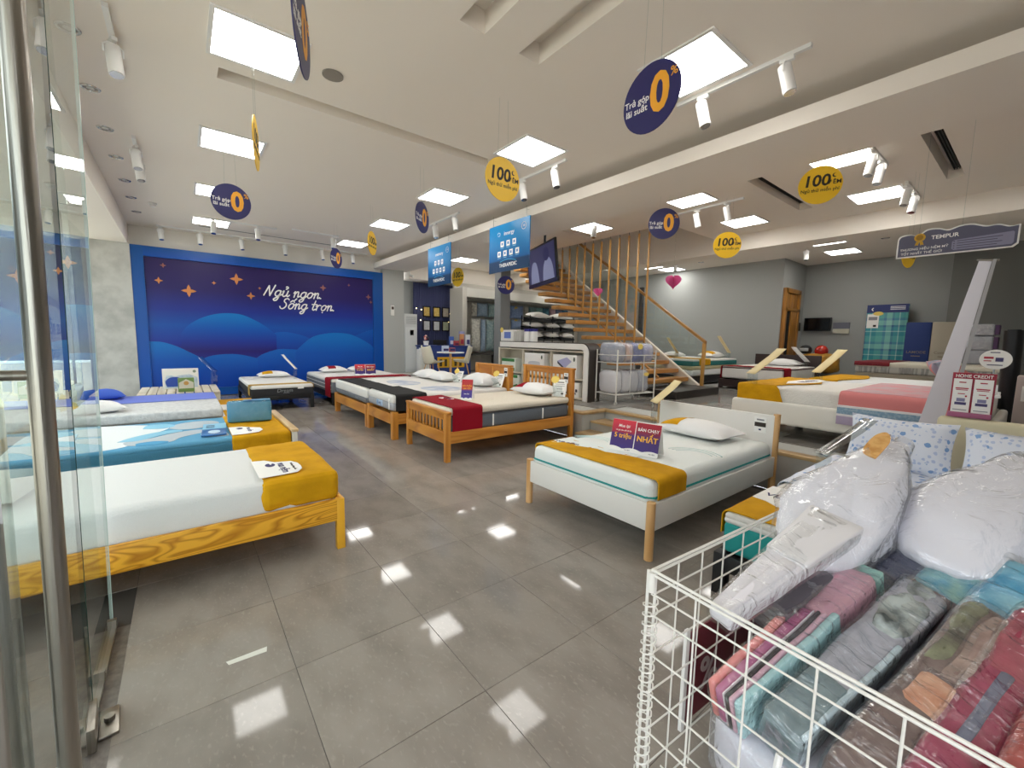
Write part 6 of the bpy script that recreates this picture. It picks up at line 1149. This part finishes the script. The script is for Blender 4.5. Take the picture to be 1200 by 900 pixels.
t = thing('binder_clip', 'white clip on the edge of the maroon leaflet stand', 'clip', (4.58, .19, 1.12)); G().box(4.57, 4.60, .175, .204, 1.11, 1.13, bev=.002).cyl((4.585, .185, 1.13), (4.585, .185, 1.155), .008, 8).put('clip', white_pl, t)
t = thing('round_sign', 'round white sign with small print on a thin stem behind the leaflet stand', 'sign', (4.9, .24, .5)); G().prism([(.085 * cos(k * pi / 18), .075 * sin(k * pi / 18)) for k in range(36)], .004, Matrix.Translation((4.9, .24, 1.38)) @ Matrix(((0, 0, -1, 0), (-1, 0, 0, 0), (0, 1, 0, 0), (0, 0, 0, 1)))).put('disc', paper, t)
G().cyl((4.905, .24, PZ), (4.905, .24, 1.31), .006, 8).put('stem', chrome, t); G().cyl((4.905, .24, PZ), (4.905, .24, PZ + .015), .08, 18).put('foot', steel, t)
for y0, y1, z0, z1, m in ((.25, .30, 1.385, 1.40, txt_r), (.26, .30, 1.365, 1.372, txt_r), (.20, .24, 1.365, 1.395, mat('print_violet', '4b4470', .6)), (.22, .27, 1.43, 1.437, mat('print_violet', '4b4470', .6)), (.20, .28, 1.335, 1.341, mat('print_violet', '4b4470', .6))): G().box(4.893, 4.897, y0, y1, z0, z1).put('print', m, t)
# rolled white standee leaning behind the headboard
t = thing('roll_up_banner', 'tall white roll-up banner seen from its side, leaning behind the headboard', 'banner', (5.0, .6, PZ)); a, b = Vector((5.05, .62, PZ + .02)), Vector((5.05, .372, 2.16)); n = Vector((0, 1, .11)).normalized()
g = G(); A = g.sheet(lambda u, v: a.lerp(b, v) + (Vector((-.03, 0, 0)) * sin(u * pi) + Vector((0, 1, .115)).normalized() * cos(u * pi)) * (.085 - .05 * v), 14, 10); g.put('white_sheet', mat('banner_white', 'dcd9e2', .55), t, sharp=80)
yz([(a.y - .125, a.z), (a.y - .095, a.z), (b.y - .040, b.z), (b.y - .060, b.z)], 5.035, 5.040, 'grey_edge', mat('banner_grey_edge', 'a5a3a6', .4), t)
G().cyl((5.05, .42, 2.168), (5.05, .30, 2.150), .009, 10).put('top_bar', steel, t); G().box(4.95, 5.15, .50, .74, PZ, PZ + .05, bev=.01).put('base', steel, t)

# ------------------------------------------------------------------ wire bargain bin in the foreground
BR = radians(-3.7); BL, BW, BH = 1.28, 1.17, .80          # long (x), wide (-y), high
bn = thing('wire_bin', 'white wire mesh bin full of bagged pillows and packed bedding in the foreground', 'bin', (1.05, .652, 0), (0, 0, BR))
def wires(mesh_src, name, poses, par):
    o0 = None
    for M in poses:
        if o0 is None: o0 = mesh_src.put(name, wire_w, par, local=True); o = o0
        else: o = o0.copy(); COL.objects.link(o)
        o.matrix_local = M
HZ = [.725, .66, .535, .41, .285, .16, .05]
R90y = Matrix.Rotation(pi / 2, 4, 'Y'); R90x = Matrix.Rotation(-pi / 2, 4, 'X')
def stick(L, r, n=8): return G().cyl((0, 0, 0), (0, 0, L), r, n)
Tm = lambda x, y, z: Matrix.Translation((x, y, z))
nx = int(BL / .131); ny = int(BW / .139)
wires(stick(BH - .02, .0028), 'upright_wire', [Tm(.131 * k, y, .01) for k in range(1, nx + 1) for y in (0, -BW)] + [Tm(x, -.139 * k, .01) for k in range(1, ny + 1) for x in (0, BL)], bn)
wires(stick(BL, .0028), 'long_wire', [Tm(0, y, z) @ R90y for z in HZ for y in (-.005, -BW + .005)], bn)
wires(stick(BW, .0028), 'cross_wire', [Tm(x, 0, z) @ Matrix.Rotation(pi / 2, 4, 'X') for z in HZ for x in (.005, BL - .005)], bn)
wires(stick(BL, .0042), 'top_rail', [Tm(0, y, z) @ R90y for z in (BH, BH - .013) for y in (0, -BW)], bn)
wires(stick(BW, .0042), 'end_rail', [Tm(x, 0, z) @ Matrix.Rotation(pi / 2, 4, 'X') for z in (BH, BH - .013) for x in (0, BL)], bn)
wires(stick(BW, .0028), 'base_wire', [Tm(.1 * k, 0, .10) @ Matrix.Rotation(pi / 2, 4, 'X') for k in range(1, 13)], bn)
wires(stick(BH, .0045), 'corner_post', [Tm(x + a, y - a * .9, 0) for x in (0, BL) for y in (0, -BW) for a in (-.008, .008)], bn)
g = G(); g.tube([(.021 * cos(t * 2 * pi / 10), .021 * sin(t * 2 * pi / 10), .02 + .003 * t) for t in range(0, 232)], .0025, 5)
sb = g.put('spiral_binding', wire_w, bn, local=True)
for x, y in ((BL, 0), (0, -BW), (BL, -BW)): o = sb.copy(); COL.objects.link(o); o.location = (x, y, 0)
G().cyl((0, 0, .735), (0, 0, .795), .013, 12).put('corner_sleeve', wire_w, bn, local=True)
wires(stick(BW, .003), 'divider_wire', [Tm(BL * .42, 0, z) @ Matrix.Rotation(pi / 2, 4, 'X') for z in (.16, .285)], bn)
t = thing('plastic_hook', 'small white plastic hook hung on the near side of the wire bin', 'hook', (1.02, .29, .49)); G().tube([(1.012, .285, .545), (1.004, .285, .53), (.998, .286, .50), (.985, .287, .475), (.97, .288, .478)], .008, 8).put('hook', white_pl, t)
t = thing('maroon_sign', 'maroon sign with white figures fixed low on the far side of the wire bin', 'sign', (1.45, .655, .12), (0, 0, BR)); G().box(-.12, .48, .008, .014, .0, .34).put('board', mat('sign_maroon', '6d1626', .5), t, local=True); text('%', .17, t, (.02, .006, .14), (pi / 2, 0, 0), mat('ink_pale', 'b9a7a4', .6), local=True, bold=.02); G().box(-.14, -.12, .004, .016, -.02, .36).put('white_edge', paper, t, local=True)

def frame_of(L, U, roll=0):
    L, U = Vector(L), Vector(U); a = (U - L).normalized(); s = Vector((0, 0, 1)).cross(a).normalized(); n = a.cross(s)
    q = Matrix.Rotation(roll, 3, a); s, n = q @ s, q @ n
    M = Matrix(((a.x, s.x, n.x, 0), (a.y, s.y, n.y, 0), (a.z, s.z, n.z, 0), (0, 0, 0, 1))); return M, (U - L).length
clear = film('clear_pack', 'fcfdfd', .13, .13, 1.0, 15, haze=.0, stretch=(1.2, .35, 1))
def pack(label, Q, t, m, roll=0, stripes=None, extra=None, seed=0, r=.022, cover=clear, amp=.006, z_t=0):
    """zipped bedding pack: Q holds the four corners of its top face (lower left, lower right, upper left, upper right)"""
    LL, LR, UL, UR = (Vector(q) for q in Q); L = (LL + LR) / 2; U = (UL + UR) / 2; w0, w1 = (LL - LR).length, (UL - UR).length; w = max(w0, w1)
    M, ln = frame_of(L, U, roll); root = thing('bedding_pack', label, 'bedding', L, M.to_euler(), 'packed bedding in the wire bin')
    def rb(x0, x1, y0, y1, z0, z1, rr, am, nm, mm, par=root, cuts=5):
        g = G(); g.box(x0, x1, y0, y1, z0, z1, bev=rr, seg=2); b = g.bm; bmesh.ops.subdivide_edges(b, edges=b.edges[:], cuts=cuts, use_grid_fill=True)
        for v in b.verts:
            c = v.co + Vector((seed * 1.7, seed, 0)); v.co += Vector((0, noise.noise(c * 9), noise.noise(c * 11 + Vector((5, 0, 0))) + .6 * noise.noise(c * 26))) * am; v.co.y *= (w0 + (w1 - w0) * v.co.x / ln) / w
        return g.put(nm, mm, par, local=True, sharp=80)
    if stripes:
        y = -w / 2
        for f, x0, x1, zz, mm in stripes: rb(x0 * ln, x1 * ln, y, y + f * w - .002, -t, zz, min(.012, f * w * .35), amp * .7, 'fabric_fold', mm, cuts=3); y += f * w
    else: rb(0, ln, -w / 2, w / 2, -t, 0, r, amp, 'fabric', m)
    if extra: extra(root, ln, w, t, rb)
    if cover: rb(-.008, ln + .012, -w / 2 - .006, w / 2 + .006, -t - .003, .012 + z_t, .02, .009, 'plastic_cover', cover, cuts=8)
    return root
cot = lambda n, a, b=None, sc=20: mat(n, a, .75, mix=b or a, mscale=sc, bump=.35, bscale=22)
# lower layer
lump('large white pillow pack lying at the bottom of the wire bin', (1.42, .28, .30), (.62, .46, .24), cot('pk_white', 'dad7de'), (0, 0, BR), bagw, .06, 'bedding_pack', seed=41, group='packed bedding in the wire bin', sq=.45)
lump('grey bedding pack low at the far end of the wire bin', (1.98, .34, .40), (.5, .5, .42), cot('pk_grey_low', 'a9a7ad'), (0, 0, BR), bagw, .06, 'bedding_pack', seed=42, group='packed bedding in the wire bin', sq=.45)
lump('white bedding pack under the patterned packs at the right of the bin', (1.45, -.22, .32), (.62, .44, .30), cot('pk_white2', 'cfccd2'), (0, 0, BR), bagw, .06, 'bedding_pack', seed=43, group='packed bedding in the wire bin', sq=.45)
lump('pale bedding pack low at the far right of the wire bin', (1.98, -.22, .40), (.5, .5, .42), cot('pk_pale_low', 'b9b6bd'), (0, 0, BR), bagw, .06, 'bedding_pack', seed=44, group='packed bedding in the wire bin', sq=.45)
# upper layer, from the far side towards the right
def lid(root, ln, w, t, rb): rb(ln * .52, ln + .015, -w / 2 - .004, w / 2 + .004, -t * .35, .012, .006, .002, 'card_lid', mat('card_lid', 'e4e2e4', .5)); rb(.0, ln * .5, -w * .35, w * .05, -.01, .012, .010, .006, 'fabric_fold', cot('pk_sheet', 'e9e6ec'))
pack('white sheet pack with a pale card lid at the far left of the wire bin', ((1.125, .52, .74), (1.112, .449, .74), (1.787, .443, .87), (1.67, .35, .87)), .06, cot('pk_sheet', 'e9e6ec'), .15, extra=lid, seed=1)
def dk_fold(root, ln, w, t, rb): rb(ln * .5, ln * .98, -w / 2 + .004, w / 2 - .004, -t * .3, .012, .01, .003, 'ribbed_fold', mat('ribbed_grey', '8e8987', .6, mix='7a7573', mscale=30, stretch=(14, 1, 1), bump=.4, bscale=10)); rb(.02, ln * .45, -w / 2 + .006, w / 2 - .01, -.02, .014, .012, .008, 'crumpled_fold', cot('pk_graph', '57525a'))
pack('dark grey ribbed bedding pack beside the white sheet pack', ((1.417, .524, .64), (1.401, .42, .64), (2.008, .352, .79), (1.933, .264, .79)), .11, cot('pk_dgrey', '6b676b', '57535a'), .2, extra=dk_fold, seed=2)
st_p = [(.20, 0, .62, .006, cot('pk_coral', 'e88a86')), (.28, 0, .60, .0, cot('pk_orchid', 'b8648f')), (.05, 0, .6, .002, cot('pk_offw', 'eadfe4')), (.12, 0, .62, 0, cot('pk_black', '3a3537')), (.14, 0, .63, .002, cot('pk_rose', 'dcb0c0')), (.21, 0, .65, .003, cot('pk_aqua', 'a9d3d6'))][::-1]
def pk_ex(root, ln, w, t, rb): rb(ln * .60, ln * .98, -w * .42, w * .40, -t, .008, .03, .012, 'rolled_fold', cot('pk_mauve', 'c694a2')); rb(ln * .62, ln * 1.0, w * .40, w / 2, -t, .012, .008, .003, 'aqua_border', cot('pk_seafoam', '8fc0b4')); rb(ln * .985, ln * 1.01, -w * .45, w * .45, -t, .006, .006, .003, 'aqua_border', cot('pk_seafoam', '8fc0b4'))
pack('pink, orchid and aqua striped bedding pack near the front of the wire bin', ((1.105, .5, .53), (1.081, .402, .53), (1.799, .362, .73), (1.714, .267, .73)), .12, None, .0, st_p, pk_ex, seed=3)
def navy_ex(root, ln, w, t, rb): rb(ln * .55, ln * .99, -w * .42, w * .36, -.01, .008, .01, .004, 'dark_print', cot('pk_navy2', '3b4059'))
pack('dark navy bedding pack behind the striped pink one', ((1.659, .422, .6), (1.594, .307, .6), (2.081, .247, .77), (1.957, .149, .77)), .12, cot('pk_navy', '2e3245', '3a3f55'), .2, extra=navy_ex, seed=4)
def tl_ex(root, ln, w, t, rb): rb(-.002, ln * .42, -w / 2 - .001, w / 2 + .001, -t * 1.0, .004, .02, .006, 'plum_fold', cot('pk_plum', '4f2f45'))
pack('teal printed bedding pack standing above the silver one', ((1.75, .25, .62), (1.679, .154, .62), (2.095, .098, .81), (1.945, .018, .81)), .13, cot('pk_teal', '3f93b2', '7fb0a8', 16), .2, extra=tl_ex, seed=5)
def sv_ex(root, ln, w, t, rb): rb(ln * .62, ln * .99, -w * .40, w * .38, -t, .016, .03, .024, 'crumpled_fold', cot('pk_sage', 'b4bdba', '4f5656', 17)); rb(ln * .0, ln * .30, -w / 2 - .001, w * .46, -t, .003, .012, .004, 'teal_grey_fold', cot('pk_tealgrey', '7f949a', '6b8086', 30)); rb(ln * .02, ln * .62, -w / 2 - .002, -w * .36, -t, .006, .01, .003, 'pale_border', cot('pk_paleblue', 'c4d6de'))
pack('silver grey bedding pack with a crumpled sage fold, middle of the bin front', ((1.122, .365, .53), (1.097, .27, .53), (1.806, .22, .72), (1.787, .099, .72)), .13, cot('pk_silver', 'b3b4bf', '9fa0ac', 30), .25, extra=sv_ex, seed=6)
def fl_ex(root, ln, w, t, rb): rb(ln * .36, ln * .54, -w * .5, w * .30, -t, .006, .02, .006, 'orange_fold', cot('pk_orange', 'c98a6c', 'dba98c', 24)); rb(ln * .54, ln * .98, -w * .45, w * .05, -t, .012, .025, .012, 'taupe_fold', cot('pk_taupe', '8d776f', 'b79d94', 12)); rb(ln * .56, ln * .99, w * .03, w * .46, -t, .012, .025, .012, 'olive_fold', cot('pk_olive', '4c463e', '8f9473', 12))
pack('brown floral bedding pack with orange print at the bin front', ((1.109, .228, .53), (1.093, .127, .53), (1.81, .064, .73), (1.737, -.022, .73)), .13, cot('pk_brown', '6d5a58', '7f6c68', 28), .25, extra=fl_ex, seed=7)
def mg_ex(root, ln, w, t, rb): rb(ln * .25, ln * .62, -w * .10, w * .14, -.02, .005, .008, .003, 'slate_label', cot('pk_slate', '6c7086')); rb(ln * .6, ln * .99, -w * .46, w * .46, -t, .010, .025, .012, 'crimson_fold', cot('pk_crimson', 'a84a5c', '8f3a4c', 14))
pack('magenta bedding pack with a slate band right of the brown floral one', ((1.179, .116, .54), (1.135, .027, .54), (1.864, -.035, .74), (1.774, -.116, .74)), .13, cot('pk_magenta', 'a23a5c', '8f2f4e', 18), .25, extra=mg_ex, seed=8)
pack('bright blue printed bedding pack at the far right of the bin', ((1.804, .086, .66), (1.709, .003, .66), (2.061, -.03, .81), (1.887, -.098, .81)), .13, cot('pk_blue', '2f93bd', '8cc6d6', 12), .2, seed=9)
pack('coral red bedding pack at the right edge of the wire bin', ((1.145, .011, .54), (1.115, -.063, .54), (1.772, -.126, .74), (1.654, -.191, .74)), .13, cot('pk_red', 'b5443f', '9a3633', 18), .25, seed=10)
pack('dark bedding pack between the magenta and coral ones', ((1.30, -.16, .58), (1.28, -.25, .58), (1.95, -.27, .78), (1.9, -.37, .78)), .13, cot('pk_dark', '3f3a42'), .2, seed=11)
# bagged pillows
pbag = film('pillow_bag', 'fefeff', .10, .14, 1.0, 8, haze=.03); pb = mat('bag_pillow', 'e6e7ee', .8, bump=.9, bscale=7)
def bagged(label, c, a, L, w, th, seed, ex=None, roll=0):
    a = Vector(a).normalized(); M, _ = frame_of((0, 0, 0), a, roll)
    return lump(label, c, (L, w, th), pb, M.to_euler(), pbag, .13, 'bagged_pillow', 'pillow', None, 'white pillows in clear bags', seed, .62, ex, 1.6, .5)
def orange_tag(t): G().prism(smooth_pts([(.17, .0), (.19, .05), (.30, .055), (.35, .03), (.30, -.0), (.17, .0)])[:-1], .004, Tm(0, 0, .085)).put('orange_label', mat('label_orange', 'e0b06c', .6, mix='c98f4a', mscale=30), t, local=True)
def blue_tag(t): G().prism([(-.14, -.10), (-.04, -.15), (.03, -.10), (-.06, -.05)], .004, Tm(0, 0, .098)).put('blue_label', mat('label_blue', '8fb9dd', .5), t, local=True)
def white_tag(t): G().box(-.22, -.16, .0, .05, .10, .103).put('care_label', paper, t, local=True)
bagged('white pillow in a clear bag with orange label, left of the three in the bin', (2.0, .41, .875), (.68, -.107, .33), .76, .32, .23, 51, orange_tag, .2)
bagged('white pillow in a clear bag, middle of the three in the bin', (2.25, .10, .87), (.64, -.15, .28), .74, .32, .23, 52, white_tag, .2)
bagged('white pillow in a clear bag with blue label, right of the three in the bin', (2.42, -.21, .87), (.60, -.07, .26), .72, .32, .23, 53, blue_tag, .2)

G().prism([(.083, 2.137), (.243, 2.137), (.237, 2.103), (.091, 2.110)], .0012).put('tape_strip', mat('tape_white', 'd9d8cf', .5), None, 'short strip of white tape stuck on the near floor tile', 'tape')
